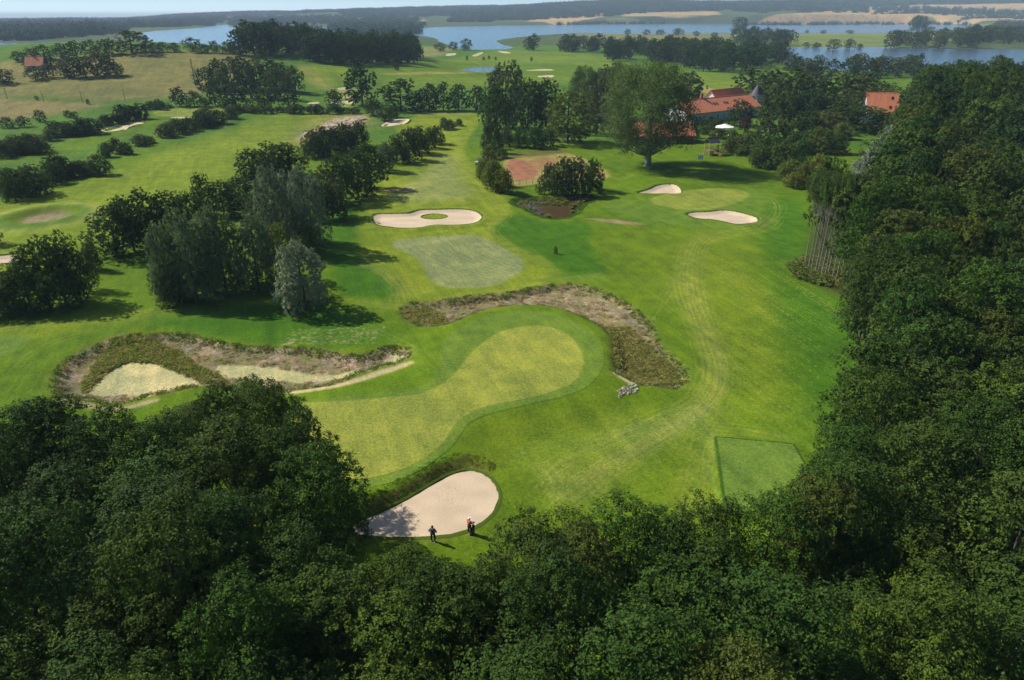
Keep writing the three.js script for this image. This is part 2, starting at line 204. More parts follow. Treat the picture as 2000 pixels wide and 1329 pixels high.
const SANDY = [   // small bare spots and far bunkers
  [[[-72.8,-827.4],[-63.9,-839.1],[-61.7,-794.6],[-69.5,-782.6]], C.sand], [[[-43,-796],[-35.8,-862.5],[-33.1,-839.9],[-37.6,-775.3]], C.sand], [[[-17.2,-886.2],[-6,-874.4],[-1.2,-840.4],[-9.3,-840.3]], C.sand], [[[12,-573.4],[30.7,-585.6],[31,-568.9],[13.8,-563.1]], C.sand], [[[18.9,-517.7],[29.5,-525],[27.8,-507.8],[19.2,-505.6]], C.sand],
  [[[-98.1,-408.1],[-94,-413.4],[-92.5,-403.6],[-96.3,-402.6]], C.sand], [[[-88.9,-379.2],[-85.7,-381.7],[-84.6,-374.4],[-87.7,-373.9]], C.sand], [[[-100.6,-354.3],[-96.5,-358.2],[-95.3,-351.5],[-99.4,-351]], C.sand], [[[-91.7,-357.1],[-80.4,-364],[-78.1,-355.3],[-89.2,-352.3]], C.sand], [[[-146.9,-307.6],[-139.3,-309.5],[-137.8,-305.4],[-145.3,-305]], C.sand],
  [[[16.1,-150.3],[21.8,-149.4],[27.1,-146.9],[29.7,-145.3],[24,-144.9],[19.3,-147.8]], C.dirt], [[[-34.8,-177.8],[-30.9,-178.3],[-26.9,-178.9],[-26.3,-176.1],[-31.7,-175]], C.dirt], [[[-27.7,-179.5],[-26.6,-180.6],[-25.8,-178.3],[-27,-177.8]], C.sand],
  [[[13,-77],[14,-76.3],[15.4,-74.5],[15,-73.8],[13.9,-75.1],[12.9,-76.3]], C.sand], [[[-27.6,-72.4],[-22.9,-74],[-19.6,-76.5],[-17,-78.5],[-13.6,-80.3],[-13.1,-79.4],[-16.5,-77.1],[-19,-75],[-22.6,-72.7],[-27,-71.5]], [0.38, 0.29, 0.20]], [[[-54.9,-71.1],[-50.9,-70.3],[-46.8,-69.2],[-43.4,-71.5],[-42.7,-70.7],[-46.4,-68.4],[-50.8,-69.3],[-54.4,-70.3]], [0.36, 0.27, 0.18]],
  [[[-59.5,-83.3],[-57.5,-88.2],[-56.6,-89.9],[-56.4,-89],[-57.2,-85.5],[-58.2,-81.8]], [0.20, 0.19, 0.10]],
  [[[86.1,-209.5],[93,-209.3],[90.7,-203.4],[84.7,-203.6]], C.dirt],
];
const MUD = { r: [[0.25, 0.195, 0.135], [0.165, 0.14, 0.07]], l: [[0.26, 0.20, 0.15], [0.17, 0.135, 0.075]] };
const ALGAE = [[[-52.9,-74.3],[-53.3,-76.6],[-53,-79.5],[-51.9,-82.1],[-47.1,-81.2],[-44,-79.5],[-40.3,-76.8],[-42,-75],[-44.3,-73.2],[-47.9,-73.3],[-51,-73.2]], [[-39.4,-81.1],[-33.1,-80.9],[-28.6,-79.5],[-24,-78.2],[-20.6,-80.2],[-20.7,-78.2],[-26.6,-76.4],[-32.6,-77.4],[-37.4,-78.2]], [[-17.1,-82.7],[-16.2,-83.8],[-15,-83.2],[-15.2,-81.9],[-16.4,-81.6]]];
const TRACKS = [   // wheel tracks: [centre line, number of lines, spread in metres, colour, alpha]
  [[[58,-151.3],[53.4,-144.4],[45.7,-140.6],[39.2,-135.6],[34.2,-124.5],[30.2,-108.3],[28.8,-95.4],[27.8,-84.8],[26.7,-77.4],[24.2,-71.6],[20,-66.9],[13.9,-62],[7.8,-57.2],[3.5,-53]], 9, 3.2, C.pale, 0.34],
  [[[30.7,-113.3],[28.5,-99.4],[27.5,-88.1],[26.2,-78.8],[23.2,-71],[18.8,-66.9],[12.1,-61.3],[6.1,-55]], 7, 3.6, C.pale, 0.24],
  [[[64.3,-170.2],[63.8,-162.6],[59.1,-151.3],[53.7,-145.2]], 4, 1.6, C.pale, 0.35], [[[22.1,-63.7],[20.5,-58.5],[18.1,-51.1]], 4, 2.4, C.straw, 0.25],
  [[[-30,-123.1],[-24.2,-117.3],[-19.1,-108.4],[-17.3,-101.6]], 6, 2.6, C.pale, 0.3], [[[-25.9,-153.8],[-19.1,-168],[-8.3,-168],[-5.3,-153.8],[-6,-141.5],[-15.2,-140.8],[-26.2,-141.5],[-31.4,-145.4]], 4, 1.6, C.pale, 0.16],
  [[[-10,-191.1],[-4.4,-165.5],[-1.8,-153.8],[-4.4,-141.5],[-1,-132.6],[5.8,-121.6],[8.2,-114.6]], 3, 1.2, C.pale, 0.4], [[[16.4,-114.4],[7.1,-111.3],[-2.5,-105.1],[-11.5,-101.6],[-17.8,-99.4],[-25.5,-101.6]], 6, 1.6, C.pale, 0.3], [[[11.7,-113.3],[22.3,-112],[26.7,-99.4]], 3, 1.4, C.pale, 0.16],
  [[[-75.9,-89.9],[-68.4,-92.8],[-59.2,-95.8],[-52,-98.2],[-44.4,-100.3],[-37.8,-102.9],[-30.2,-103.7]], 5, 2.2, C.pale, 0.28], [[[-64.8,-81.8],[-63.3,-86.2],[-58.2,-91.7],[-53.1,-97]], 4, 3, C.rough, 0.4], [[[-64.3,-78.8],[-64.4,-83.3],[-60.3,-89.9],[-53,-95.1],[-42.9,-97.4]], 3, 2.4, C.pale, 0.18],
  [[[11.3,-63.2],[17.3,-65.3],[24,-64.3],[30.1,-62.2]], 5, 2.2, C.pale, 0.2], [[[3.2,-58.5],[4.6,-55],[4.1,-51.2]], 5, 2.2, C.pale, 0.25], [[[0,-60.3],[2.6,-58],[3.8,-55]], 4, 1.6, C.pale, 0.2], [[[15,-68.6],[11.3,-63.2],[7.1,-60.3],[1.9,-51.5]], 5, 3, C.pale, 0.16],
  [[[23.4,-69.8],[18.8,-64.3],[12.2,-58.5],[5.8,-51.9]], 6, 2.4, C.pale, 0.3], [[[22.2,-68.6],[16.8,-65.3],[10.2,-63.2],[3.3,-60.3]], 5, 2.4, C.pale, 0.2], [[[24,-69.8],[21.7,-64.3],[18.2,-56.7],[15.8,-50.4]], 5, 2.2, C.pale, 0.18], [[[5.2,-108.4],[14.6,-99.4],[20.6,-84.8],[22.2,-73.4]], 4, 2.4, C.pale, 0.16], [[[18.9,-91.7],[26.1,-108.3],[33.3,-124.5]], 4, 3, C.pale, 0.14], [[[-28.6,-97.4],[-19.4,-89.9],[-12.4,-81.7],[-10.4,-76.1]], 4, 1.6, C.pale, 0.15],
  [[[-16.9,-229.2],[-21.6,-270.9],[-19.2,-303.1]], 3, 2, C.pale, 0.2], [[[-26.2,-173.3],[-22.8,-204.8],[-20.2,-229.2]], 4, 3, C.pale, 0.25], [[[27.4,-204.6],[30,-190.9],[35.3,-197.5]], 3, 1.4, C.pale, 0.3], [[[-97.7,-228.9],[-85.6,-267.8],[-82.5,-301.2]], 4, 5, C.pale, 0.14], [[[-93.8,-295.2],[-79.8,-267.9],[-72.5,-229.1]], 4, 4, C.pale, 0.14],
];
function soft(ctx, p, col, alpha, blurPx) {
  ctx.filter = blurPx > 0.6 ? `blur(${Math.min(blurPx, 60).toFixed(1)}px)` : 'none';
  ctx.fillStyle = css(...col, alpha); ctx.beginPath(); p.forEach(([x, z], i) => (i ? ctx.lineTo(x, z) : ctx.moveTo(x, z))); ctx.closePath(); ctx.fill(); ctx.filter = 'none';
}
function paint(x0, x1, z0, z1, W, Hh, base, level) {
  const cv = document.createElement('canvas'); cv.width = W; cv.height = Hh;
  const ctx = cv.getContext('2d'), sx = W / (x1 - x0), sz = Hh / (z1 - z0), k = Math.min(sx, sz), rnd = rng(91 + level);
  ctx.fillStyle = css(...base); ctx.fillRect(0, 0, W, Hh);
  ctx.setTransform(sx, 0, 0, sz, -x0 * sx, -z0 * sz);
  if (level === 3) farPaint(ctx, k);
  for (const [p, c, a, s] of AREAS) { if (level === 3 && s < 4) continue; soft(ctx, smooth(p), c, a, s * k); }
  if (level < 3) {
    const line = (p, dx, c, a, w) => { ctx.strokeStyle = css(...c, a); ctx.lineWidth = w; ctx.beginPath(); p.forEach(([x, z], i) => (i ? ctx.lineTo(x + dx[i][0], z + dx[i][1]) : ctx.moveTo(x + dx[i][0], z + dx[i][1]))); ctx.stroke(); };
    for (const [raw, n, spread, c, a] of TRACKS) {
      const cur = new THREE.CatmullRomCurve3(raw.map(([x, z]) => new THREE.Vector3(x, 0, z))), P = cur.getPoints(60), p = P.map((v) => [v.x, v.z]);
      for (let i = 0; i < n * 1.3; i++) {
        const off = (rnd() - 0.5) * 2 * spread, ph = rnd() * 6, w = 0.1 + rnd() * 0.2;
        const nrm = p.map((_, q) => { const u = p[Math.max(0, q - 1)], v = p[Math.min(60, q + 1)], l = Math.hypot(v[0] - u[0], v[1] - u[1]) || 1, o = off * (0.75 + 0.5 * Math.sin(ph + q / 14)); return [-(v[1] - u[1]) / l * o, (v[0] - u[0]) / l * o]; });
        for (const g of [-0.45, 0.45]) line(p, nrm.map(([ax, az]) => { const l = Math.hypot(ax, az) || 1; return [ax + ax / l * g, az + az / l * g]; }), c, a * (0.32 + rnd() * 0.6), w * (0.6 + rnd() * 0.9));
      }
      line(p, p.map(() => [0, 0]), c, a * 0.14, spread * 1.8);
    }
    // mowing passes on the greyed patches and the front green
    const clip = (poly, fn) => { ctx.save(); ctx.beginPath(); smooth(poly).forEach(([x, z], i) => (i ? ctx.lineTo(x, z) : ctx.moveTo(x, z))); ctx.closePath(); ctx.clip(); fn(); ctx.restore(); };
    clip(AREAS.find((q) => q[1] === C.dead)[0], () => { for (let i = 0; i < 46; i++) { const x = -22 + i * 0.9 + rnd() * 0.4; ctx.strokeStyle = css(...(i % 2 ? [0.23, 0.24, 0.11] : [0.13, 0.175, 0.045]), 0.2 + rnd() * 0.25); ctx.lineWidth = 0.2 + rnd() * 0.3; ctx.beginPath(); ctx.moveTo(x - 8, -150); ctx.quadraticCurveTo(x - 4 + rnd(), -125, x + 16, -112); ctx.quadraticCurveTo(x + 20, -104, x + 8, -100); ctx.stroke(); } });
    for (let i = 0; i < 110; i++) { const x = 27 + rnd() * 24; ctx.strokeStyle = css(...C.straw, 0.25 + rnd() * 0.45); ctx.lineWidth = 0.14; ctx.setLineDash([0.2 + rnd() * 0.7, 0.3 + rnd() * 1.6]); const z = -78 - rnd() * 50; ctx.beginPath(); ctx.moveTo(x, z); ctx.lineTo(x + 4.2 - rnd(), z + 14 + rnd() * 14); ctx.stroke(); ctx.setLineDash([]); }
    // the two dry ditches
    for (const [reg, cols] of [[DITCH_R, MUD.r], [DITCH_L, MUD.l]]) {
      soft(ctx, reg.q, cols[1], 0.95, 0.7 * k);
      ctx.save(); ctx.beginPath(); reg.q.forEach(([x, z], i) => (i ? ctx.lineTo(x, z) : ctx.moveTo(x, z))); ctx.closePath(); ctx.clip();
      for (let i = 0; i < 5200; i++) { const x = lerp(reg.x0, reg.x1, rnd()), z = lerp(reg.z0, reg.z1, rnd()), d = reg.sd(x, z); if (d > -0.25) continue; const w = tap(N32, x * 9, z * 9); const c = w > 0.45 ? cols[0] : rnd() < 0.4 ? [0.075, 0.105, 0.02] : cols[1], v = 0.75 + rnd() * 0.55; ctx.fillStyle = css(c[0] * v, c[1] * v, c[2] * v, 0.55); ctx.beginPath(); ctx.ellipse(x, z, 0.15 + rnd() * 0.55, 0.06 + rnd() * 0.2, rnd() * 3, 0, 6.3); ctx.fill(); }
      ctx.restore();
    }
    for (const p of ALGAE) { soft(ctx, smooth(p), C.algae, 0.95, 0.2 * k); for (let i = 0; i < 500; i++) { const q = p[rnd() * p.length | 0], r = p[rnd() * p.length | 0], t = rnd(); ctx.fillStyle = css(...(rnd() < 0.6 ? [0.33, 0.32, 0.12] : [0.28, 0.24, 0.17]), 0.25); ctx.beginPath(); ctx.ellipse(lerp(q[0], r[0], t), lerp(q[1], r[1], t), 0.1 + rnd() * 0.6, 0.05 + rnd() * 0.15, rnd() * 3, 0, 6.3); ctx.fill(); } }
    soft(ctx, COLLAR.q, C.collar, 0.95, 0.25 * k); soft(ctx, GREEN.q, C.green, 1, 0.15 * k);
    for (let i = 0; i < 160; i++) { const x = lerp(GREEN.x0, GREEN.x1, rnd()), z = lerp(GREEN.z0, GREEN.z1, rnd()); if (GREEN.sd(x, z) > -1.5) continue; ctx.filter = `blur(${0.25 * k}px)`; ctx.fillStyle = css(...(rnd() < 0.5 ? [0.21, 0.20, 0.045] : [0.155, 0.185, 0.026]), 0.3); ctx.beginPath(); ctx.ellipse(x, z, 0.5 + rnd() * 1.4, 0.2 + rnd() * 0.4, (rnd() - 0.5) * 0.5, 0, 6.3); ctx.fill(); ctx.filter = 'none'; }
    soft(ctx, TEE.q, C.tee, 1, 0.05 * k); ctx.strokeStyle = css(0.022, 0.062, 0.004, 0.85); ctx.lineWidth = 0.3; ctx.beginPath(); [4, 0, 1, 2].forEach((i, n) => (n ? ctx.lineTo(TEE.q[i][0], TEE.q[i][1]) : ctx.moveTo(TEE.q[i][0], TEE.q[i][1]))); ctx.stroke();
    for (let i = 0; i < 12; i++) { ctx.fillStyle = css(0.105, 0.165, 0.03, 0.25); ctx.fillRect(18 + i * 1.5, -70, 0.7, 26); }
    // banks of the front bunker: dry brown turf
    if (level === 1) soft(ctx, [[-13.7,-51],[-11.8,-52.3],[-10,-53.8],[-7.8,-56.3],[-6.3,-57.4],[-4.8,-57.9],[-3.2,-57.8],[-2.2,-56.3],[-1.3,-54.2],[-1.8,-55],[-3.1,-56.6],[-5,-57],[-6.7,-56],[-9,-53.6],[-11.6,-51.2],[-13.3,-50]], [0.085, 0.072, 0.024], 0.6, 0.2 * k);
    soft(ctx, [[-13.6,-46.9],[-10,-46.7],[-6.4,-46.9],[-3.7,-47.9],[-2.6,-48.9],[-3.4,-47.5],[-6.3,-46.3],[-10.3,-46.1],[-13.5,-46.3]], [0.12, 0.115, 0.03], 0.6, 0.3 * k);
    const dap = (n, x0_, x1_, z0_, z1_, c, r0, r1, a) => { for (let i = 0; i < n; i++) { ctx.fillStyle = css(...c, a * (0.4 + rnd())); ctx.beginPath(); ctx.ellipse(lerp(x0_, x1_, rnd()), lerp(z0_, z1_, rnd()), lerp(r0, r1, rnd()), lerp(r0, r1, rnd()) * 0.6, rnd() * 3, 0, 6.3); ctx.fill(); } };
    { const p = [[-32.7,-89.9],[-19.7,-91.7],[-18.7,-86.2],[-31.8,-86.8]]; const xs = p.map((q) => q[0]), zs = p.map((q) => q[1]); dap(420, Math.min(...xs), Math.max(...xs), Math.min(...zs), Math.max(...zs), [0.24, 0.20, 0.11], 0.08, 0.45, 0.4); }
    dap(500, 20, 60, -130, -60, C.straw, 0.05, 0.14, 0.5); dap(160, 0, 30, -80, -50, C.pale, 0.1, 0.5, 0.3);
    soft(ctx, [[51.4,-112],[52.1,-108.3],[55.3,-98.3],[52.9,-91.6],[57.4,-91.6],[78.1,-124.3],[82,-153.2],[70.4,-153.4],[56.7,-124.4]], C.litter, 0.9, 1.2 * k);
  }
  for (const [p, c] of SANDY) soft(ctx, smooth(p), c, level === 3 ? 0.7 : 0.85, 0.25 * k);
  ctx.setTransform(1, 0, 0, 1, 0, 0);
  const im = ctx.getImageData(0, 0, W, Hh), d = im.data, mx = (x1 - x0) / W, mz = (z1 - z0) / Hh;
  const f1 = level === 1 ? [3.1, 9, 26] : level === 2 ? [1.1, 3, 8] : [0.11, 0.4, 1.4];
  for (let y = 0; y < Hh; y++) for (let x = 0; x < W; x++) {
    const i = (y * W + x) * 4, wx = x0 + x * mx, wz = z0 + y * mz;
    const big = tap(N8, wx * f1[0] + 37, wz * f1[0]) - 0.5, mid = tap(N32, wx * f1[1], wz * f1[1] + 91) - 0.5, sml = tap(N128, wx * f1[2], wz * f1[2]) - 0.5, fine = tap(NW, x * 1 + (y >> 9) * 131, y + (x >> 9) * 77) - 0.5;
    const ru = wx * 0.94 - wz * 0.34, rv = wx * 0.34 + wz * 0.94, st = level < 3 ? tap(N128, ru * f1[2] * 0.36, rv * f1[2] * 0.022) + tap(N128, ru * f1[2] * 0.12 + 200, rv * f1[2] * 0.02) - 1 : 0;
    const v = 1 + 0.14 * big + 0.14 * mid + 0.18 * sml + 0.26 * fine + 0.08 * st, warm = 0.06 * mid + 0.05 * big + 0.03 * st;
    d[i] = clamp(d[i] * (v + warm), 0, 255); d[i + 1] = clamp(d[i + 1] * v, 0, 255); d[i + 2] = clamp(d[i + 2] * (v - warm * 0.5), 0, 255);
  }
  ctx.putImageData(im, 0, 0);
  const t = new THREE.CanvasTexture(cv); t.colorSpace = THREE.SRGBColorSpace; t.magFilter = THREE.LinearFilter; t.wrapS = t.wrapT = THREE.ClampToEdgeWrapping;
  return t;
}
const FARFIELDS = [[[[60,-2937],[87,-3199],[227,-3342],[383,-3424],[418,-3333],[313,-3073],[176,-2876]], C.wheat], [[[493,-3466],[685,-3496],[943,-3489],[909,-3275],[657,-3230],[476,-3270]], C.wheat], [[[1016,-3193],[1375,-3388],[1847,-3914],[2315,-4298],[2993,-4044],[2151,-2878],[1762,-2881],[1756,-3240],[1328,-3011],[1096,-2880],[960,-2945]], C.wheat], [[[192,-2827],[429,-3164],[895,-3143],[786,-2750],[548,-2685],[268,-2625]], [0.14, 0.15, 0.05]], [[[-447,-2992],[-362,-3134],[-330,-2938],[-399,-2796]], C.wheat], [[[-2080,-3683],[-2096,-3901],[-1522,-2903],[-1493,-2673]], C.wheat], [[[897,-2748],[1174,-2881],[1720,-2811],[2047,-2736],[1938,-2587],[898,-2637]], [0.12, 0.14, 0.045]]];
function farPaint(ctx, k) { for (const [p, c] of FARFIELDS) soft(ctx, p, c, 1, 4 * k); }
const T1 = [-125, 115, -250, -20], T2 = [-560, 560, -1060, 80], T3 = [-5200, 5200, -6600, 80];
const uvT = ([a, b, c, d]) => (x, z) => [(x - a) / (b - a), 1 - (z - c) / (d - c)];
console.log('painting');
const bumpTile = (() => { const n = 512, a = new Uint8Array(n * n * 4); for (let i = 0; i < n * n; i++) { const v = 255 * clamp(0.45 * N128[i] + 0.55 * NW[i], 0, 1); a.set([v, v, v, 255], i * 4); } const t = new THREE.DataTexture(a, n, n); t.wrapS = t.wrapT = THREE.RepeatWrapping; t.magFilter = THREE.LinearFilter; t.needsUpdate = true; return t; })();
const bumpRep = (r, s) => { const t = bumpTile.clone(); t.repeat.set(r, s); t.needsUpdate = true; return t; };
const ground1 = new THREE.MeshPhysicalMaterial({ specularIntensity: 0.12, map: paint(...T1, 2048, 2048, C.mid, 1), roughness: 0.95, bumpMap: bumpRep(6, 6), bumpScale: 0.018 });
const ground2 = new THREE.MeshPhysicalMaterial({ specularIntensity: 0.12, map: paint(...T2, 2048, 2048, [0.062, 0.125, 0.012], 2), roughness: 0.97 });
const ground3 = new THREE.MeshPhysicalMaterial({ specularIntensity: 0.1, map: paint(...T3, 2048, 2048, [0.062, 0.088, 0.026], 3), roughness: 1 });
console.log('ground');
const rect = ([a, b, c, d], m, x, z) => Math.max(a + m - x, x - b + m, c + m - z, z - d + m);   // negative inside
const struct = (name, label, geo, mat) => { const m = mesh(name, geo, mat, scene); m.userData.kind = 'structure'; if (label) m.userData.label = label; return m; };
struct('ground', 'green golf course ground with mown and rough grass', sheet(...T1, 320, 306, h1, 0, null, uvT(T1)), ground1);
struct('meadow_ground', 'green and straw coloured meadows around the course', sheet(...T2, 224, 228, (x, z) => h2(x, z) - 0.12 * sm(0.5, -3, rect(T1, 0, x, z)), 0, (x, z) => { const r = -rect(T1, 4, x, z), l = -lakeSd(x, z); return Math.max(r, l); }, uvT(T2)), ground2);
struct('countryside_ground', 'hazy fields and wooded hills beyond the lakes', sheet(...T3, 260, 260, (x, z) => h2(x, z) - 0.6 * sm(5, -40, rect(T2, 0, x, z)), 0, (x, z) => Math.max(-rect(T2, 30, x, z), -lakeSd(x, z)), uvT(T3)), ground3);

struct('collar', 'ring of darker mown grass around the front green', sheet(COLLAR.x0 - 1, COLLAR.x1 + 1, COLLAR.z0 - 1, COLLAR.z1 + 1, 110, 110, h1, 0.03, (x, z) => COLLAR.sd(x, z), uvT(T1)), ground1);
struct('putting_green', 'yellowish close mown front green shaped like a foot', sheet(GREEN.x0 - 1, GREEN.x1 + 1, GREEN.z0 - 1, GREEN.z1 + 1, 110, 110, h1, 0.05, (x, z) => GREEN.sd(x, z), uvT(T1)), ground1);
struct('tee_box', 'square mown tee with a sharp edge beside the right wood', sheet(TEE.x0 - 1, TEE.x1 + 1, TEE.z0 - 1, TEE.z1 + 1, 60, 60, h1, 0.04, (x, z) => TEE.sd(x, z), uvT(T1)), ground1);

const sandTex = (() => {
  const n = 1024, cv = document.createElement('canvas'); cv.width = cv.height = n; const ctx = cv.getContext('2d'), r = rng(5);
  ctx.fillStyle = css(0.50, 0.395, 0.275); ctx.fillRect(0, 0, n, n);
  for (let i = 0; i < 90; i++) { ctx.strokeStyle = css(...(i % 2 ? [0.42, 0.325, 0.22] : [0.56, 0.45, 0.32]), 0.28); ctx.lineWidth = 1 + r() * 3; ctx.beginPath(); ctx.arc(r() * n, r() * n, 60 + r() * 400, r() * 6, r() * 6 + 1.5); ctx.stroke(); }
  for (let i = 0; i < 330; i++) { const c = r() < 0.55, x = c ? n * (0.62 + 0.12 * (r() + r() - 1)) : r() * n, y = c ? n * (0.42 + 0.2 * (r() + r() - 1)) : r() * n; ctx.fillStyle = css(0.20, 0.14, 0.085, 0.3 + r() * 0.4); ctx.beginPath(); ctx.ellipse(x, y, 1.5 + r() * 4, 1 + r() * 2.4, r() * 3, 0, 6.3); ctx.fill(); }
  const im = ctx.getImageData(0, 0, n, n), d = im.data; for (let y = 0; y < n; y++) for (let x = 0; x < n; x++) { const i = (y * n + x) * 4, v = 1 + 0.10 * (tap(N8, x / 2, y / 2) - 0.5) + 0.06 * (tap(N128, x, y) - 0.5) + 0.08 * (tap(NW, x, y) - 0.5); for (let k = 0; k < 3; k++) d[i + k] = clamp(d[i + k] * v, 0, 255); } ctx.putImageData(im, 0, 0);
  const t = new THREE.CanvasTexture(cv); t.colorSpace = THREE.SRGBColorSpace; t.wrapS = t.wrapT = THREE.RepeatWrapping; t.magFilter = THREE.LinearFilter; return t;
})();
const sandMat = new THREE.MeshPhysicalMaterial({ specularIntensity: 0.15, map: sandTex, roughness: 0.95, bumpMap: bumpTile, bumpScale: 0.03 });
const lipMat = new THREE.MeshPhysicalMaterial({ color: new THREE.Color().setRGB(0.062, 0.098, 0.012), roughness: 1, specularIntensity: 0.1, side: THREE.DoubleSide });
BUNKERS.forEach((b, k) => {
  const island = k === 1 ? region(ellipse(-17.88, -153.78, 2.9, 2.2)) : null, hh = k === 4 || k === 5 ? h2 : h1, sx = 1 / (b.x1 - b.x0), sz = 1 / (b.z1 - b.z0);
  const n = k ? 70 : 90;
  const bunker = struct(numbered('sand_bunker'), BLABEL[k], sheet(b.x0 - 0.5, b.x1 + 0.5, b.z0 - 0.5, b.z1 + 0.5, n, n, (x, z) => hh(x, z), k > 3 && k < 6 ? 0.12 : 0.05, (x, z) => Math.max(b.sd(x, z) + 0.08 * Math.sin(x * 5 + z * 3), island ? -island.sd(x, z) : -9), (x, z) => [(x - b.x0) * sx, 1 - (z - b.z0) * sz]), sandMat);
  const P = [], I = [], loops = island ? [b.q, island.q] : [b.q];   // the cut edge of the turf round the sand
  for (const [li, q] of loops.entries()) { const o0 = P.length / 3, n2 = q.length, cx = q.reduce((s, v) => s + v[0], 0) / n2, cz = q.reduce((s, v) => s + v[1], 0) / n2; q.forEach(([x, z], i) => { const [ax, az] = q[(i + n2 - 1) % n2], [bx, bz] = q[(i + 1) % n2], l = Math.hypot(bx - ax, bz - az) || 1; let nx = (bz - az) / l, nz = -(bx - ax) / l; const s = (li ? island : b).sd(x + nx * 0.3, z + nz * 0.3) > 0 ? 1 : -1; nx *= s; nz *= s; const up = (li ? 0.14 : 0.17) * (0.7 + 0.5 * tap(N128, x * 40, z * 40)), y = hh(x, z); P.push(x - nx * 0.06, y - 0.1, z - nz * 0.06, x + nx * 0.04, y + up, z + nz * 0.04, x + nx * 0.5, hh(x + nx * 0.5, z + nz * 0.5) - 0.04, z + nz * 0.5); }); for (let i = 0; i < n2; i++) { const a = o0 + i * 3, c = o0 + ((i + 1) % n2) * 3; for (const k2 of [0, 1]) I.push(a + k2, a + k2 + 1, c + k2, c + k2, a + k2 + 1, c + k2 + 1); } }
  const lg = new THREE.BufferGeometry(); lg.setAttribute('position', new THREE.Float32BufferAttribute(P, 3)); lg.setIndex(I); lg.computeVertexNormals(); mesh('turf_lip', lg, lipMat, bunker);
});
// ------------------------------------------------------------------ water
const waterBump = (() => { const n = 512, a = new Uint8Array(n * n * 4); for (let y = 0; y < n; y++) for (let x = 0; x < n; x++) { const v = 255 * clamp(0.5 * tap(N32, x, y * 2) + 0.5 * tap(N128, x, y * 2), 0, 1); a.set([v, v, v, 255], (y * n + x) * 4); } const t = new THREE.DataTexture(a, n, n); t.wrapS = t.wrapT = THREE.RepeatWrapping; t.magFilter = THREE.LinearFilter; t.needsUpdate = true; return t; })();
const lakeMat = new THREE.MeshPhysicalMaterial({ color: new THREE.Color().setRGB(0.045, 0.075, 0.10), roughness: 0.14, ior: 1.33, bumpMap: waterBump, bumpScale: 0.14 });
const plainUv = (x, z) => [x / 60, z / 60];
['far lake stretching across the middle distance behind the course', 'near lake on the right behind the village', 'end of a lake at the left edge behind the farm'].forEach((l, k) => { const r = LAKES[k]; struct(numbered('lake'), l, sheet(r.x0 - 20, r.x1 + 20, r.z0 - 20, r.z1 + 20, 90, 60, () => WATER_Y, -0.02 * k, (x, z) => r.sd(x, z, 400) - 30, plainUv), lakeMat); });
struct('course_pond', 'small blue pond on the far part of the course', sheet(FARPOND.x0 - 8, FARPOND.x1 + 8, FARPOND.z0 - 8, FARPOND.z1 + 8, 30, 30, () => WATER_Y, 0, (x, z) => FARPOND.sd(x, z) - 5, plainUv), lakeMat);
const pondMat = new THREE.MeshPhysicalMaterial({ color: new THREE.Color().setRGB(0.062, 0.040, 0.018), roughness: 0.1, specularIntensity: 0.6, ior: 1.33, bumpMap: waterBump, bumpScale: 0.01 });
struct('brown_pond', 'small muddy brown pond beside the round thicket', sheet(POND.x0 - 2, POND.x1 + 2, POND.z0 - 2, POND.z1 + 2, 40, 40, () => -0.55, 0, (x, z) => POND.sd(x, z) - 1.5, (x, z) => [x / 10, z / 10]), pondMat);

// ------------------------------------------------------------------ trees: a few crowns and trunks of each kind, shared by all
function leafCloud(rnd, list, leafLen, leafWide, tint) {   // list: [x, y, z, nx, ny, nz, tone]
  const n = list.length, pos = new Float32Array(n * 12), col = new Float32Array(n * 12), idx = new Uint32Array(n * 6), N = new THREE.Vector3(), A = new THREE.Vector3(), B = new THREE.Vector3(), R = new THREE.Vector3();
  list.forEach(([x, y, z, nx, ny, nz, tone], i) => {
    N.set(nx, ny, nz).normalize(); R.set(rnd() - 0.5, rnd() - 0.5, rnd() - 0.5); A.crossVectors(N, R).normalize(); B.crossVectors(N, A);
    const s = 0.7 + rnd() * 0.6, l = leafLen * s, w = leafWide * s, f = l * 0.18;
    const v = [[x - A.x * l / 2, y - A.y * l / 2, z - A.z * l / 2], [x + B.x * w / 2 + N.x * f, y + B.y * w / 2 + N.y * f, z + B.z * w / 2 + N.z * f], [x + A.x * l / 2, y + A.y * l / 2, z + A.z * l / 2], [x - B.x * w / 2 + N.x * f, y - B.y * w / 2 + N.y * f, z - B.z * w / 2 + N.z * f]];
    const warm = (rnd() - 0.5) * tint, t = tone * (0.8 + 0.4 * rnd());
    for (let k = 0; k < 4; k++) { pos.set(v[k], i * 12 + k * 3); col[i * 12 + k * 3] = t * (1 + warm); col[i * 12 + k * 3 + 1] = t; col[i * 12 + k * 3 + 2] = t * (1 - warm * 0.6); }
    idx.set([i * 4, i * 4 + 1, i * 4 + 2, i * 4, i * 4 + 2, i * 4 + 3], i * 6);
  });
  const g = new THREE.BufferGeometry(); g.setAttribute('position', new THREE.BufferAttribute(pos, 3)); g.setAttribute('color', new THREE.BufferAttribute(col, 3)); g.setIndex(new THREE.BufferAttribute(idx, 1)); return g;
}
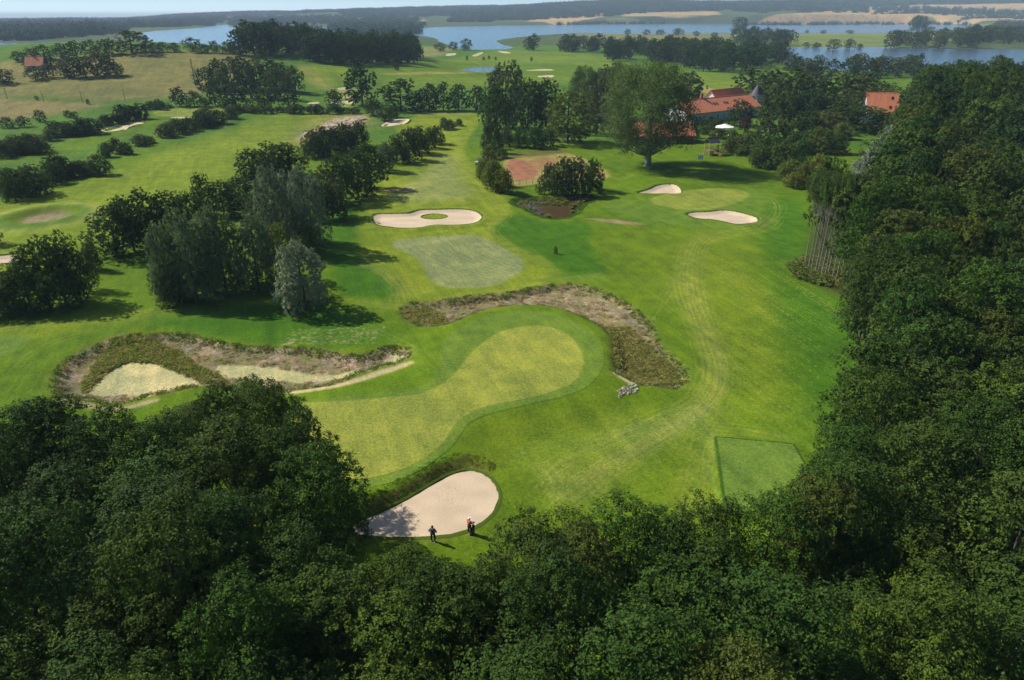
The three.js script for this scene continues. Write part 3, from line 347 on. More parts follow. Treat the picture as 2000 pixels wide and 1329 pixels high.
function limb(points, radii, sides = 6) {
  const pos = [], idx = [], up = new THREE.Vector3(0.3, 0.1, 1).normalize(), T = new THREE.Vector3(), U = new THREE.Vector3(), V = new THREE.Vector3();
  points.forEach((p, i) => { const a = points[Math.max(0, i - 1)], b = points[Math.min(points.length - 1, i + 1)]; T.set(b[0] - a[0], b[1] - a[1], b[2] - a[2]).normalize(); U.crossVectors(T, up).normalize(); V.crossVectors(T, U);
    for (let k = 0; k < sides; k++) { const c = Math.cos(k / sides * 6.2832) * radii[i], s = Math.sin(k / sides * 6.2832) * radii[i]; pos.push(p[0] + U.x * c + V.x * s, p[1] + U.y * c + V.y * s, p[2] + U.z * c + V.z * s); }
    if (i) for (let k = 0; k < sides; k++) { const o = (i - 1) * sides, n = (k + 1) % sides; idx.push(o + k, o + n, o + sides + k, o + n, o + sides + n, o + sides + k); } });
  const g = new THREE.BufferGeometry(); g.setAttribute('position', new THREE.Float32BufferAttribute(pos, 3)); g.setIndex(idx); g.computeVertexNormals(); return g;
}
// shape: h height, r crown radius, base where the crown starts (0..1), clumps, size of clumps, tall stretch, leaf, count
const PROFILE = { full: (t) => Math.sqrt(Math.max(0, 1 - ((t - 0.36) / 0.66) ** 2)) * (0.9 + 0.1 * sm(0, 0.2, t)), round: (t) => Math.sqrt(Math.max(0, 1 - ((t - 0.45) / 0.56) ** 2)), dome: (t) => Math.sqrt(Math.max(0, 1 - (t * 0.98) ** 2)) * (0.82 + 0.18 * sm(0, 0.25, t)), oval: (t) => Math.pow(Math.sin(Math.PI * clamp(0.08 + t * 0.88, 0, 1)), 0.7), cone: (t) => 1.02 - t * 0.9 };
function growTree(seed, o) {
  const rnd = rng(seed), prof = PROFILE[o.shape], y0 = o.h * o.base, hc = o.h - y0, list = [], limbs = [], lobes = [];
  const top = [0, o.h * 0.86, 0];
  const bend = [(rnd() - 0.5) * o.r * 0.3, (rnd() - 0.5) * o.r * 0.3];
  for (let i = 0; i < o.clumps; i++) {
    const t = i === 0 ? 0.92 : clamp((i + rnd()) / o.clumps * 0.92 + 0.03, 0, 1), a = i * 2.39996 + (rnd() - 0.5) * 1.1, q = prof(t) * o.r * (i === 0 ? 0.15 : 0.66 + (rnd() - 0.5) * 0.34);
    lobes.push([Math.cos(a) * q + bend[0] * t, y0 + hc * (t * 0.88 + 0.03), Math.sin(a) * q + bend[1] * t, o.r * o.size * (0.72 + rnd() * 0.56) * (0.55 + 0.45 * prof(t))]);
  }
  const total = lobes.reduce((s, l) => s + l[3] * l[3], 0);
  for (const [cx, cy, cz, rc] of lobes) {
    const share = Math.round(o.count * rc * rc / total), tufts = Math.max(4, Math.round(share / o.perTuft)), tone0 = 0.85 + rnd() * 0.3;
    for (let k = 0; k < tufts; k++) {
      let dx, dy, dz, l; do { dx = rnd() * 2 - 1; dy = rnd() * 2 - 1; dz = rnd() * 2 - 1; l = dx * dx + dy * dy + dz * dz; } while (l > 1 || l < 0.02);
      l = Math.sqrt(l); dx /= l; dy /= l; dz /= l; if (dy < -0.55 && rnd() < (o.base > 0.1 ? 0.6 : 0.25)) dy = -dy;
      const rr = rc * (rnd() < (o.base > 0.1 ? 0.16 : 0.28) ? 0.3 + rnd() * 0.5 : 0.86 + rnd() * 0.26), tx = cx + dx * rr, ty = cy + dy * rr * o.tall, tz = cz + dz * rr, sg = rc * o.spread, tone = tone0 * (0.74 + rnd() * 0.52);
      if (ty < 0.15) continue;
      for (let m = 0; m < o.perTuft; m++) {
        const gx = (rnd() + rnd() + rnd() - 1.5) * sg, gy = (rnd() + rnd() + rnd() - 1.5) * sg * o.tall, gz = (rnd() + rnd() + rnd() - 1.5) * sg;
        list.push([tx + gx, Math.max(0.06, ty + gy), tz + gz, dx * 0.8 + (rnd() - 0.5) * 1.25, dy * 0.6 + 0.5 + (rnd() - 0.5) * 1.1, dz * 0.8 + (rnd() - 0.5) * 1.25, tone]);
      }
    }
  }
  const tr = o.trunk, mid = [bend[0] * 0.4, o.h * 0.4, bend[1] * 0.4];
  limbs.push(limb([[0, -0.4, 0], [0, o.h * 0.03, 0], mid, [bend[0] * 0.8, o.h * 0.88, bend[1] * 0.8]], [tr * 1.5, tr * 1.08, tr * 0.72, tr * 0.12], o.sides ?? 7));
  lobes.forEach(([x, y, z, rc], i) => { if (i && i <= (o.limbs ?? 7)) { const s = clamp((y - rc) / o.h - 0.16, 0.1, 0.62), b = [bend[0] * s, o.h * s, bend[1] * s]; limbs.push(limb([b, [lerp(b[0], x, 0.5), lerp(b[1], y, 0.42), lerp(b[2], z, 0.5)], [x, y, z]], [tr * 0.4, tr * 0.26, tr * 0.05], 5)); } });
  return { crown: leafCloud(rnd, list, o.leaf, o.leaf * (o.narrow ?? 0.62), o.tint ?? 0.3), trunk: mergeGeometries(limbs), h: o.h, r: o.r };
}
function growSpruce(seed) {
  const rnd = rng(seed), list = [], limbs = [limb([[0, -0.3, 0], [0.1, 8, 0], [0, 20, 0]], [0.3, 0.22, 0.04], 6)];
  for (let i = 0; i < 46; i++) { const t = 0.1 + 0.88 * i / 46, y = 20 * t, len = 3.6 * (1.04 - t) * (0.6 + rnd() * 0.6), a = i * 2.4; limbs.push(limb([[0, y, 0], [Math.cos(a) * len, y - len * 0.18, Math.sin(a) * len]], [0.05, 0.015], 3)); if (i % 3 && rnd() < 0.75) for (let k = 0; k < 22; k++) { const s = 0.25 + 0.75 * rnd(); list.push([Math.cos(a) * len * s + (rnd() - 0.5) * 0.7, y - len * 0.2 * s - rnd() * 0.3, Math.sin(a) * len * s + (rnd() - 0.5) * 0.7, rnd() - 0.5, 1, rnd() - 0.5, 0.8 + rnd() * 0.4]); } }
  return { crown: leafCloud(rnd, list, 0.6, 0.25, 0.2), trunk: mergeGeometries(limbs), h: 20, r: 3.6 };
}
const LOD = [{ count: 19000, leaf: 0.2, perTuft: 15 }, { count: 12000, leaf: 0.27, perTuft: 13 }, { count: 7500, leaf: 0.36, perTuft: 11 }, { count: 2400, leaf: 0.62, perTuft: 8 }];
const SHAPES = {
  wood: (l) => ({ h: 16, r: 4, base: 0.24, shape: 'round', clumps: [17, 16, 14, 11][l], size: 0.44, tall: 0.95, spread: 0.17, trunk: 0.2 }),
  broad: (l) => ({ h: 12, r: 4.2, base: 0.0, shape: 'full', clumps: [26, 25, 21, 15][l], size: 0.38, tall: 1.0, spread: 0.17, trunk: 0.24 }),
  bush: (l) => ({ h: 5, r: 3, base: 0.0, shape: 'dome', clumps: [20, 18, 16, 12][l], size: 0.38, tall: 1.05, spread: 0.2, trunk: 0.07, limbs: 9, leafK: 0.72 }),
  willow: (l) => ({ h: 12, r: 4, base: 0.0, shape: 'full', clumps: [22, 20, 18, 12][l], size: 0.36, tall: 1.35, spread: 0.16, trunk: 0.22, narrow: 0.5, leafK: 1.12, countK: 1.3 }),
  tall: (l) => ({ h: 20, r: 4, base: 0.76, shape: 'oval', clumps: 22, size: 0.36, tall: 1.1, spread: 0.3, trunk: 0.17, limbs: 14 }),
  park: (l) => ({ h: 30, r: 14, base: 0.12, shape: 'round', clumps: 64, size: 0.25, tall: 0.95, spread: 0.3, trunk: 0.85, limbs: 22, countK: 4.2, leafK: 1.5, sides: 12 }),
};
const bank = {};
function proto(shape, lod, v) {
  const key = shape + lod + '_' + v;
  if (!bank[key]) { if (shape === 'spruce') bank[key] = growSpruce(3); else { const s = SHAPES[shape](lod), L = LOD[lod]; bank[key] = growTree(100 + v * 17 + lod * 5 + shape.length * 31, { ...s, count: Math.round(L.count * (s.countK ?? 1) * (shape === 'bush' ? 0.75 : 1)), leaf: L.leaf * (s.leafK ?? 1), perTuft: L.perTuft }); } }
  return bank[key];
}
const leafMat = (r, g, b, rough = 0.78, through = 0.34, gloss = 0.22) => new THREE.MeshPhysicalMaterial({ color: new THREE.Color().setRGB(r, g, b), roughness: rough, specularIntensity: gloss, vertexColors: true, side: THREE.DoubleSide, ...(through ? { transmission: through, thickness: 0 } : {}) });
const hues = (r, g, b) => [[1, 1, 1], [1.35, 1.12, 0.95], [0.88, 0.96, 0.95], [1.1, 1.2, 0.9], [1.18, 1.0, 1]].map(([x, y, z]) => leafMat(r * x, g * y, b * z));
const KINDS = {   // leaf colour variants and the shapes they grow in
  dark: { s: ['wood', 'broad', 'bush'], m: hues(0.046, 0.094, 0.009) },
  dark2: { s: ['wood', 'broad', 'bush'], m: hues(0.054, 0.106, 0.010) },
  darkb: { s: ['wood', 'broad', 'bush'], m: hues(0.037, 0.082, 0.011) },
  olived: { s: ['wood', 'broad', 'bush'], m: hues(0.074, 0.112, 0.012) },
  olive: { s: ['broad', 'broad', 'bush'], m: hues(0.085, 0.120, 0.022) },
  lime: { s: ['broad', 'broad', 'bush'], m: hues(0.135, 0.175, 0.018).slice(0, 2) },
  bright: { s: ['broad', 'broad', 'bush'], m: [leafMat(0.052, 0.13, 0.014)] },
  willow: { s: ['willow', 'willow', 'willow'], m: [leafMat(0.25, 0.30, 0.16, 0.75, 0.35, 0.45)] },
  greywillow: { s: ['willow', 'willow', 'willow'], m: [leafMat(0.15, 0.215, 0.075, 0.75, 0.4, 0.4), leafMat(0.175, 0.235, 0.09, 0.75, 0.4, 0.4)] },
  silverp: { s: ['willow', 'willow', 'willow'], m: [leafMat(0.20, 0.25, 0.12, 0.72, 0.35, 0.5)] },
  white: { s: ['willow', 'willow', 'willow'], m: [leafMat(0.30, 0.33, 0.24)] },
  palep: { s: ['willow', 'willow', 'willow'], m: [leafMat(0.135, 0.165, 0.058)] },
  poplar: { s: ['willow', 'park', 'willow'], m: [leafMat(0.11, 0.165, 0.034)] },
  copper: { s: ['broad', 'broad', 'bush'], m: [leafMat(0.085, 0.024, 0.022)] },
  spruce: { s: ['spruce', 'spruce', 'spruce'], m: [leafMat(0.026, 0.038, 0.014)] },
  tall: { s: ['tall', 'tall', 'tall'], m: hues(0.062, 0.105, 0.018) },
};
const barks = [std(0.085, 0.072, 0.055, 0.95), std(0.20, 0.185, 0.15, 0.95)];
const ORD = ['first', 'second', 'third', 'fourth', 'fifth', 'sixth', 'seventh', 'eighth', 'ninth', 'tenth', 'eleventh', 'twelfth', 'thirteenth', 'fourteenth', 'fifteenth', 'sixteenth', 'seventeenth', 'eighteenth', 'nineteenth', 'twentieth'];
const TREES = [
 ["willow_tree", "lone silvery willow standing in the open lawn above the dry pond", null, [['willow',1,-32.3,-98.6,11.5,4.08]]],
 ["willow_tree", "grey green willow at the near left corner of the willow thicket", null, [['greywillow',1,-54.5,-101.6,13.3,2.81]]],
 ["willow_tree", "tallest rounded grey green willow of the thicket", null, [['greywillow',1,-50.8,-102,15.6,3.68]]],
 ["willow_tree", "grey green willow in the middle of the willow thicket", null, [['greywillow',1,-46.7,-104.2,15.3,3.92]]],
 ["willow_tree", "grey green willow at the right of the thicket beside the lime coloured tree", null, [['greywillow',1,-42.6,-107,13.5,3.69]]],
 ["willow_tree", "grey green willow behind the front of the willow thicket", null, [['greywillow',1,-50.9,-108.4,12.4,3.82]]],
 ["thicket_shrub", "pale olive shrub at the foot of the willow thicket", null, [['olive',1,-53.3,-100.1,5.6,2.89]]],
 ["thicket_shrub", "olive shrub against the left flank of the willow thicket", null, [['olive',1,-56.7,-104.9,6.6,2.5]]],
 ["broadleaf_tree", "yellow green tree between the willow thicket and the lone willow", null, [['lime',1,-40.7,-111.3,10.7,3.31]]],
 ["broadleaf_tree", "small yellow green tree directly behind the lone willow", null, [['lime',1,-39,-124.6,6.2,2.32]]],
 ["silver_poplar", "silvery poplar, left one of the pair behind the willow thicket", null, [['silverp',1,-45,-127,16.7,3.49]]],
 ["silver_poplar", "silvery poplar, right one of the pair behind the willow thicket", null, [['silverp',1,-39.6,-128.3,16.8,3.81]]],
 ["silver_poplar", "silvery poplar between the pair behind the willow thicket", null, [['silverp',2,-44.1,-134.3,14.5,3.06]]],
 ["hedge_tree", "# dark tree from the left in the tree belt behind the willow thicket", "dark tree belt", [['dark',2,-76.2,-125.8,10.4,4.61], ['dark',2,-73.8,-127.7,11.6,3.92], ['dark',2,-72,-131.6,11.9,4.28], ['darkb',2,-69.3,-135,10.7,3.61], ['dark',2,-68.7,-141.6,8.6,2.97], ['dark',2,-70.4,-153.8,10.3,2.44], ['darkb',2,-66.1,-153.8,8.7,3.25], ['dark',2,-65.7,-163,7.4,3.68], ['dark',2,-60.9,-153.8,5.7,3.85], ['darkb',2,-55.1,-149.5,6.9,3.75]]],
 ["hedge_tree", "# rounded dark tree from the left in the clump beside the long fairway", "clump beside the fairway", [['dark',2,-67.7,-180.1,10.7,5.35], ['dark',2,-65.3,-189.8,10.8,5.05], ['dark',2,-62.7,-194.4,9.7,4.73]]],
 ["hedge_tree", "# tree from the left in the belt behind the silvery poplars", "belt behind the poplars", [['dark',2,-42.7,-149.5,9.1,3.4], ['olive',2,-44.4,-162.1,10.2,4.01], ['olive',2,-40.7,-151.6,9.2,3.44], ['dark',2,-41.6,-165,12.3,4.07], ['dark',2,-38.8,-171.2,12.6,4.46], ['dark',2,-37.6,-180.1,12.9,4.27]]],
 ["willow_tree", "small pale willow at the right end of the belt behind the poplars", null, [['greywillow',2,-37.2,-202,8.8,3.27]]],
 ["hedge_bush", "# bush from the left in the row below the earth heap", "bushes below the earth heap", [['olive',2,-63.6,-222.1,8.2,3.74], ['dark',2,-61.1,-225.6,9,3.62], ['dark',2,-58.6,-230.9,7.9,3.54], ['dark',2,-56.2,-236.5,8.7,3.79], ['dark',2,-52.8,-240.3,8.5,3.5]]],
 ["broadleaf_tree", "# dark tree from the left in the clump beside the cut off bunker", "dark clump at the left edge", [['darkb',1,-81.9,-97.4,5.9,3.53], ['dark',1,-77.7,-97,7,3.28], ['dark',1,-75.1,-98.2,8.9,3.54], ['dark',1,-73,-99.5,12.3,4.26], ['dark',1,-70.9,-100.3,10.6,3.19], ['darkb',1,-70.5,-102.4,11.9,2.83], ['darkb',1,-70.8,-107,8,1.69]]],
 ["thicket_shrub", "slim olive shrub between the dark clump and the tree belt", null, [['olive',2,-75.8,-117.4,5.5,1.66]]],
 ["broadleaf_tree", "dark tree cut by the left edge above the small bunker", null, [['dark',2,-104.1,-131.6,5.2,2.04]]],
 ["hedge_bush", "# bush from the left in the hedge along the outer fairway", "hedge along the outer fairway", [['olive',2,-163.2,-221.8,5.5,3.12], ['dark',2,-162.5,-226.9,4.9,3.57], ['olive',2,-163,-229.8,5.6,2.93], ['dark',2,-158.5,-228.8,6.3,3.21], ['olive',2,-156.5,-229.7,5.8,3.79], ['olive',2,-165.7,-252.2,3.8,2.47], ['dark',2,-168.5,-261.6,5.5,3.84], ['olive',2,-164.2,-261.4,5.1,2.91], ['dark',2,-162.6,-263.4,4.3,3.63], ['dark',2,-162,-266,6.1,3.57], ['dark',2,-158.7,-266.2,5.8,3.74], ['dark',2,-163.8,-284.8,4.4,2.68], ['dark',3,-163,-290,4.3,3.56], ['dark',3,-161.7,-291.4,3.9,2.7], ['dark',3,-162.5,-296.3,6.6,3.18], ['dark',3,-160.6,-298.9,6.5,3.7], ['dark',3,-158.9,-302.5,6.1,4.03]]],
 ["hedge_bush", "# bush from the left in the hedge between the two left fairways", "hedge between the two left fairways", [['dark',2,-128.4,-173.7,6.4,3.18], ['dark',2,-122.7,-169.1,7.3,3.46], ['olive',2,-121.6,-173.2,7.5,3.59], ['dark',2,-124.6,-185.2,5.8,3.25], ['dark',2,-127,-191.8,6.6,2.96], ['dark',2,-125.2,-192.3,6,2.62], ['dark',2,-123.2,-194.9,4.3,2.64], ['olive',2,-121.5,-195.9,4.1,2.98], ['olive',2,-117.2,-195.8,5.9,2.75], ['dark',2,-130,-222.7,4.5,1.95], ['dark',2,-130.1,-229.3,4.9,2.4], ['dark',2,-126.2,-227.5,3.9,2.31], ['olive',2,-129.1,-243.6,3.8,3.02], ['olive',2,-128.2,-247.6,2.5,1.81], ['olive',2,-127.7,-260.2,5.1,3.4], ['dark',2,-127.6,-267.4,5.5,4.12], ['dark',2,-124.9,-273.5,5.2,3.06], ['dark',2,-123.5,-282.1,6.5,4], ['olive',2,-126.9,-293.9,6.5,3.59], ['olive',2,-123.2,-286.3,4.9,4.16]]],
 ["hedge_bush", "21th bush from the left in the hedge between the two left fairways", "hedge between the two left fairways", [['dark',2,-120.4,-291.1,5.6,3.5]]],
 ["hedge_bush", "22th bush from the left in the hedge between the two left fairways", "hedge between the two left fairways", [['olive',2,-120.3,-305,5.2,3.28]]],
 ["field_tree", "# small tree from the left along the field edge", "small trees along the field edge", [['dark',3,-199.2,-279,4.6,2.82], ['dark',3,-194,-281.5,4.5,2.64], ['dark',3,-229,-346.6,2.3,0.99], ['dark',3,-195.1,-293.6,5.1,2.32], ['dark',3,-189.4,-304,3.3,1.96], ['dark',3,-186.9,-304.1,2.7,1.53], ['dark',3,-199.9,-338.2,2.7,0.96]]],
 ["wood_tree", "# tree from the left in the front of the wood on the hill foot", "front of the wood on the hill foot", [['darkb',3,-156,-336.7,9.1,4.07], ['dark',3,-149.5,-337.4,7.3,4.08], ['dark',3,-143.7,-335,4.5,2.63], ['dark',3,-141.4,-341.3,12.8,4.83], ['dark',3,-133.5,-333,4.5,2.85], ['darkb',3,-128.4,-333.5,12.5,6.63], ['dark',3,-115.7,-334.7,10.4,5.47], ['darkb',3,-105.7,-338.9,12.3,5.29]]],
 ["wood_tree", "# tree from the left in the back of the wood on the hill foot", "back of the wood on the hill foot", [['dark',3,-162,-384.8,12.2,5.41], ['darkb',3,-158,-392.2,15.4,5.49], ['olive',3,-144.4,-362.6,14.9,5.62], ['olive',3,-149.5,-387.6,17.7,5.7], ['dark',3,-145.3,-395.3,17.5,5.53], ['darkb',3,-132.2,-364.6,15.4,5.65], ['olive',3,-137.8,-393.7,17,5.79], ['darkb',3,-130.4,-392.1,16.4,6.05], ['olive',3,-119,-363.4,15.4,5.63], ['dark',3,-123,-390.3,15.4,6.03], ['olive',3,-115.2,-384.9,14.2,5.41]]],
 ["spruce_tree", "thin old spruce rising above the wood on the hill foot", null, [['spruce',3,-173.8,-398,14,3.06]]],
 ["hedge_bush", "# bush from the left in the scrub line below the wood", "scrub line below the wood", [['olive',3,-167.1,-326.6,2.7,2.37], ['olive',3,-165.1,-328.8,3.8,2.45], ['olive',3,-160.8,-327,4.5,2.42], ['olive',3,-161.4,-332.3,2.5,3.05], ['dark',3,-124.4,-321.1,3.7,2.74], ['olive',3,-120.5,-323.8,3.4,3.04], ['olive',3,-115.6,-320.6,3.8,2.91], ['dark',3,-108.9,-319.4,3.3,2.32], ['olive',3,-105.2,-323.9,2.8,2.27], ['olive',3,-100.1,-322.1,3.6,2.55], ['dark',3,-96.2,-320,4.3,2.93], ['dark',3,-89.9,-320.6,4,2.75], ['olive',3,-87.1,-322.4,4.1,2.44], ['dark',3,-80.5,-321,4.3,2.88], ['dark',3,-78,-324.8,2.7,2.95], ['dark',3,-71.5,-322.7,2.8,2.86]]],
 ["broadleaf_tree", "small round tree standing alone left of the tall dark oak", null, [['dark',3,-83.4,-337.7,9.1,4.56]]],
 ["oak_tree", "tall dark oak in the middle of the course", null, [['darkb',3,-72.8,-348.9,19.9,8.12]]],
 ["oak_tree", "broad dark dome shaped tree right of the tall oak", null, [['dark',3,-51.8,-333.4,14.3,9.94]]],
 ["broadleaf_tree", "# shrubby tree from the left below the tall dark oak", "shrubby trees below the oak", [['dark',2,-61.7,-316.8,7.8,4.08], ['dark',2,-54,-302.2,5.8,3.69], ['dark',2,-51.9,-311.1,5.1,2.9]]],
 ["broadleaf_tree", "# dark tree from the left in the line behind the round far green", "line behind the round green", [['dark',3,-42.4,-332.3,10.1,3.55], ['darkb',3,-38.6,-332.5,12.8,4.72], ['dark',3,-32.1,-334.6,13,4.28], ['darkb',3,-25,-334.9,12.6,4.76], ['dark',3,-16.7,-333.5,11.9,4.27]]],
 ["hedge_bush", "# bush from the left in the short row beside the middle fairway", "short row beside the middle fairway", [['olive',2,-35.1,-214,8.6,2.67], ['dark',2,-32.8,-218.9,9.7,3.52], ['olive',2,-30.7,-229.2,8.6,3.51], ['olive',2,-28.3,-238.5,6.8,2.78], ['olive',2,-26.5,-246.4,6.3,2.69]]],
 ["hedge_bush", "# little bush from the left at the top of the middle fairway", "little bushes at the fairway top", [['olive',2,-26.6,-278.3,4.8,1.81], ['olive',2,-24.4,-280.9,3.7,1.83], ['olive',2,-21.7,-288.9,2.8,1.67]]],
 ["poplar_tree", "pale green poplar rising behind the dark central trees", null, [['palep',2,-2.5,-283.7,26,7.24]]],
 ["broadleaf_tree", "dark conical tree at the left of the central group", null, [['dark',2,-6.1,-261.6,20,5.8]]],
 ["broadleaf_tree", "dark broad tree in the middle of the central group", null, [['darkb',2,6,-273.5,20.4,7.03]]],
 ["broadleaf_tree", "dark tree at the back right of the central group", null, [['dark',2,13.4,-281.1,20.5,6.21]]],
 ["broadleaf_tree", "yellow green broad tree at the right of the central group", null, [['lime',2,19.6,-248.4,19.1,8.74]]],
 ["thicket_shrub", "# dense rounded shrub from the left beside the clay court", "dense shrubs beside the clay court", [['bright',2,3.2,-240.4,6.5,3.5], ['bright',2,8,-238.4,7.1,3.99], ['bright',2,12.4,-242.3,5.8,3.18]]],
 ["thicket_shrub", "# low shrub from the left under the dark conical tree", "low shrubs under the conical tree", [['olive',2,-8.4,-238.5,8.4,2.43], ['olive',2,-7.3,-218.8,4.3,2.74], ['dark',2,-4.7,-229.2,8.1,2.17], ['olive',2,-3.3,-220.5,3.2,2.27], ['olive',2,-1.8,-242.4,6.8,2.65]]],
 ["poplar_tree", "# pale poplar from the left behind the huge park tree", "pale poplars behind the park tree", [['poplar',2,30.2,-303.4,22.7,6.67], ['palep',2,32.2,-268.4,20.4,6.71], ['palep',2,39.7,-309.4,23.1,7.67], ['poplar',2,43.8,-297.3,24.6,6.95], ['palep',3,89.3,-362.8,15,7.43]]],
 ["park_tree", "huge park tree with a bare trunk standing on the lawn", null, [['poplar',1,40.9,-208.2,30.6,14.64]]],
 ["thicket_shrub", "# light green shrub from the left at the corner of the clay court", "light green shrubs at the court corner", [['lime',2,-7.7,-189.8,5.6,2.4], ['lime',2,-5.2,-183.6,7,2.73], ['lime',2,-4.3,-176.6,7.6,3.3], ['lime',2,-2,-174.4,6.3,2.35]]],
 ["thicket_shrub", "# part of the big round thicket beside the brown pond, counted from the left", "big round thicket by the pond", [['olive',2,9.5,-175.4,7.8,3.14], ['dark',2,12.8,-173.2,9.5,3.62], ['olive',2,16.7,-173.2,9.8,3.87], ['dark',2,21.1,-177.6,8.2,3.31]]],
 ["village_tree", "# garden tree from the left around the red roofed houses", "garden trees around the houses", [['darkb',2,92.3,-286.8,11,4.11], ['dark',3,123.9,-373.4,16.3,8.16], ['olive',3,126,-353,15.3,6.24], ['olive',3,121.7,-331.8,19.4,8.21], ['dark',3,147.7,-384.9,10.2,6.8], ['darkb',2,114.4,-293.4,12.8,5.24], ['dark',3,126.9,-320.4,19.3,8.62], ['dark',2,108.1,-258.3,10.4,4.1], ['darkb',2,122.5,-292.5,13.9,5.22], ['olive',3,164.5,-392.7,12,6.09], ['darkb',3,133.1,-309.5,16.2,6.38], ['olive',2,116.5,-264.5,8.8,5.34], ['olive',2,130.5,-291.5,11.9,5.84], ['olive',3,151.7,-331,16.4,7.73], ['dark',2,128.9,-278.1,11.4,4.99], ['olive',2,140.8,-296,13.3,5.91], ['olive',3,158.6,-329.6,15,7.01], ['dark',2,134,-267.5,10,7.51], ['darkb',3,185,-377.3,13,6.65], ['olive',3,155.5,-309.1,12.1,5.94]]],
 ["village_tree", "21th garden tree from the left around the red roofed houses", "garden trees around the houses", [['dark',2,137.3,-262.4,7.7,4.74]]],
 ["village_tree", "22th garden tree from the left around the red roofed houses", "garden trees around the houses", [['olive',3,183.7,-352.9,9.4,7]]],
 ["birch_tree", "tall weeping birch in front of the little tower", null, [['olive',2,92.9,-254.8,18.9,6.76]]],
 ["copper_tree", "dark red leaved small tree beside the white parasol", null, [['copper',2,89.6,-271.3,5.7,2.55]]],
 ["thicket_shrub", "bright yellow green shrub below the right red roof", null, [['lime',2,118.4,-253,5.7,4.22]]],
 ["garden_shrub", "# garden shrub from the left between the playground and the big wood", "garden shrubs by the playground", [['bright',2,67,-258.2,3.6,1.69], ['bright',2,77.4,-296.1,3.7,2.34], ['olive',2,76.2,-279.6,3.9,2.42], ['bright',2,73,-267.3,3,2.13], ['dark',2,81.4,-290.2,3.6,1.88], ['dark',2,79.2,-274.4,4.6,2.58], ['olive',2,75.2,-257.9,3.6,2.44], ['olive',2,71.3,-228.1,4.9,2.51], ['lime',2,80.1,-255.5,3.6,2.04], ['olive',2,74.6,-228,5.9,3.5], ['olive',2,77.1,-222.7,7.9,4.56], ['dark',2,74.4,-206.8,6.1,3.05], ['dark',2,78.7,-212.8,8.2,4.53], ['olive',2,78.7,-203.8,8,3.75], ['lime',2,102.3,-265.6,4.1,2.5], ['dark',2,91.2,-227.4,6.8,2.99], ['lime',2,111.5,-279.9,3.1,2.43], ['bright',2,88.1,-212.5,7.3,3.12], ['dark',2,114.4,-277,3.9,2.2], ['bright',2,97.4,-230.7,6.6,3.03]]],
 ["garden_shrub", "21th garden shrub from the left between the playground and the big wood", "garden shrubs by the playground", [['lime',2,99.3,-227,8.1,3.31]]],
 ["garden_shrub", "22th garden shrub from the left between the playground and the big wood", "garden shrubs by the playground", [['bright',2,105.5,-235.8,5.4,2.92]]],
 ["garden_shrub", "23th garden shrub from the left between the playground and the big wood", "garden shrubs by the playground", [['dark',2,106,-226.6,6.1,2.98]]],
 ["thicket_shrub", "# light round shrub from the left at the upper corner of the big wood", "light shrubs at the wood corner", [['lime',2,76.3,-188.9,5.8,3.51], ['lime',2,74.3,-180.5,4,2.7], ['lime',2,77.9,-182.8,6.2,3.27], ['lime',2,82.2,-183.9,8.1,3.82]]],
 ["farm_tree", "# tree from the left around the little farmhouse", "trees around the farmhouse", [['dark',3,-279.7,-391.3,7.7,5.49], ['olive',3,-270.3,-386.4,8.1,5.42], ['dark',3,-281.9,-429.6,5.6,4.49], ['dark',3,-260.2,-397.8,7.3,4.74], ['olive',3,-257.4,-403.5,7.4,3.95], ['dark',3,-272,-433.1,5.6,6.03], ['olive',3,-250.1,-407.1,8.5,4.83], ['dark',3,-243.1,-405.2,11.1,5.37], ['dark',3,-238.7,-408.6,10.1,5.13], ['olive',3,-233.7,-412.2,12.8,6.32], ['dark',3,-228.6,-414.6,11.5,5.2], ['dark',3,-224.4,-415.4,6.8,3.77]]],
 ["oak_tree", "big round tree on the crest of the pale field", null, [['olive',3,-248.4,-483.6,14.3,11.97]]],
 ["crest_tree", "# tree from the left along the crest of the pale field", "trees along the field crest", [['dark',3,-299.8,-447,6.3,3.72], ['olive',3,-294.2,-450.2,7.5,4.68], ['dark',3,-287.4,-453.5,8.7,5.33], ['olive',3,-279.5,-457.3,9.3,5.69], ['dark',3,-272.2,-461.4,10,5.74], ['olive',3,-266.8,-469.3,9.5,5.83], ['dark',3,-259.7,-474.5,9.6,6.54], ['olive',3,-242.5,-490.3,5.3,4.06], ['olive',3,-238.3,-492.1,5.9,4.07], ['dark',3,-233.3,-494.5,6.6,3.75], ['dark',3,-227.2,-497.7,6,4.12], ['dark',3,-217,-504.2,9.2,6.25], ['dark',3,-210.2,-506.2,5.8,3.49], ['dark',3,-204,-508.1,8.1,4.2], ['dark',3,-197.3,-510.7,7.8,3.88], ['dark',3,-192.2,-512.1,8.8,4.24]]],
 ["far_tree", "# small far tree from the left between the lake and the course", "small far trees before the lake", [['dark',3,-113.6,-555.5,7.5,3.08], ['olive',3,-84.7,-522.7,6.8,1.82], ['dark',3,-79.3,-503.7,4.6,1.76], ['dark',3,-84.6,-554,5.7,1.54], ['dark',3,-85.7,-885.7,9,7.33], ['olive',3,-72.4,-910.7,10.4,6.28], ['olive',3,-59,-898.2,7.4,3.72], ['dark',3,-55.4,-910.8,13.8,6.9], ['olive',3,-42.1,-688.6,4.4,1.43], ['olive',3,-26.6,-695.3,3.6,1.45], ['dark',3,-22.4,-716.4,3.7,1.49], ['olive',3,-15.5,-698.7,3.6,1.46], ['olive',3,18.2,-688.6,4.4,1.44]]],
 ["far_tree", "solitary round tree on the lake spit", null, [['dark',2,494.8,-1620,36.1,17.66]]],
 ["far_tree", "tall broad tree on the far right lake shore", null, [['dark',2,920.3,-1702,37.8,20.86]]],
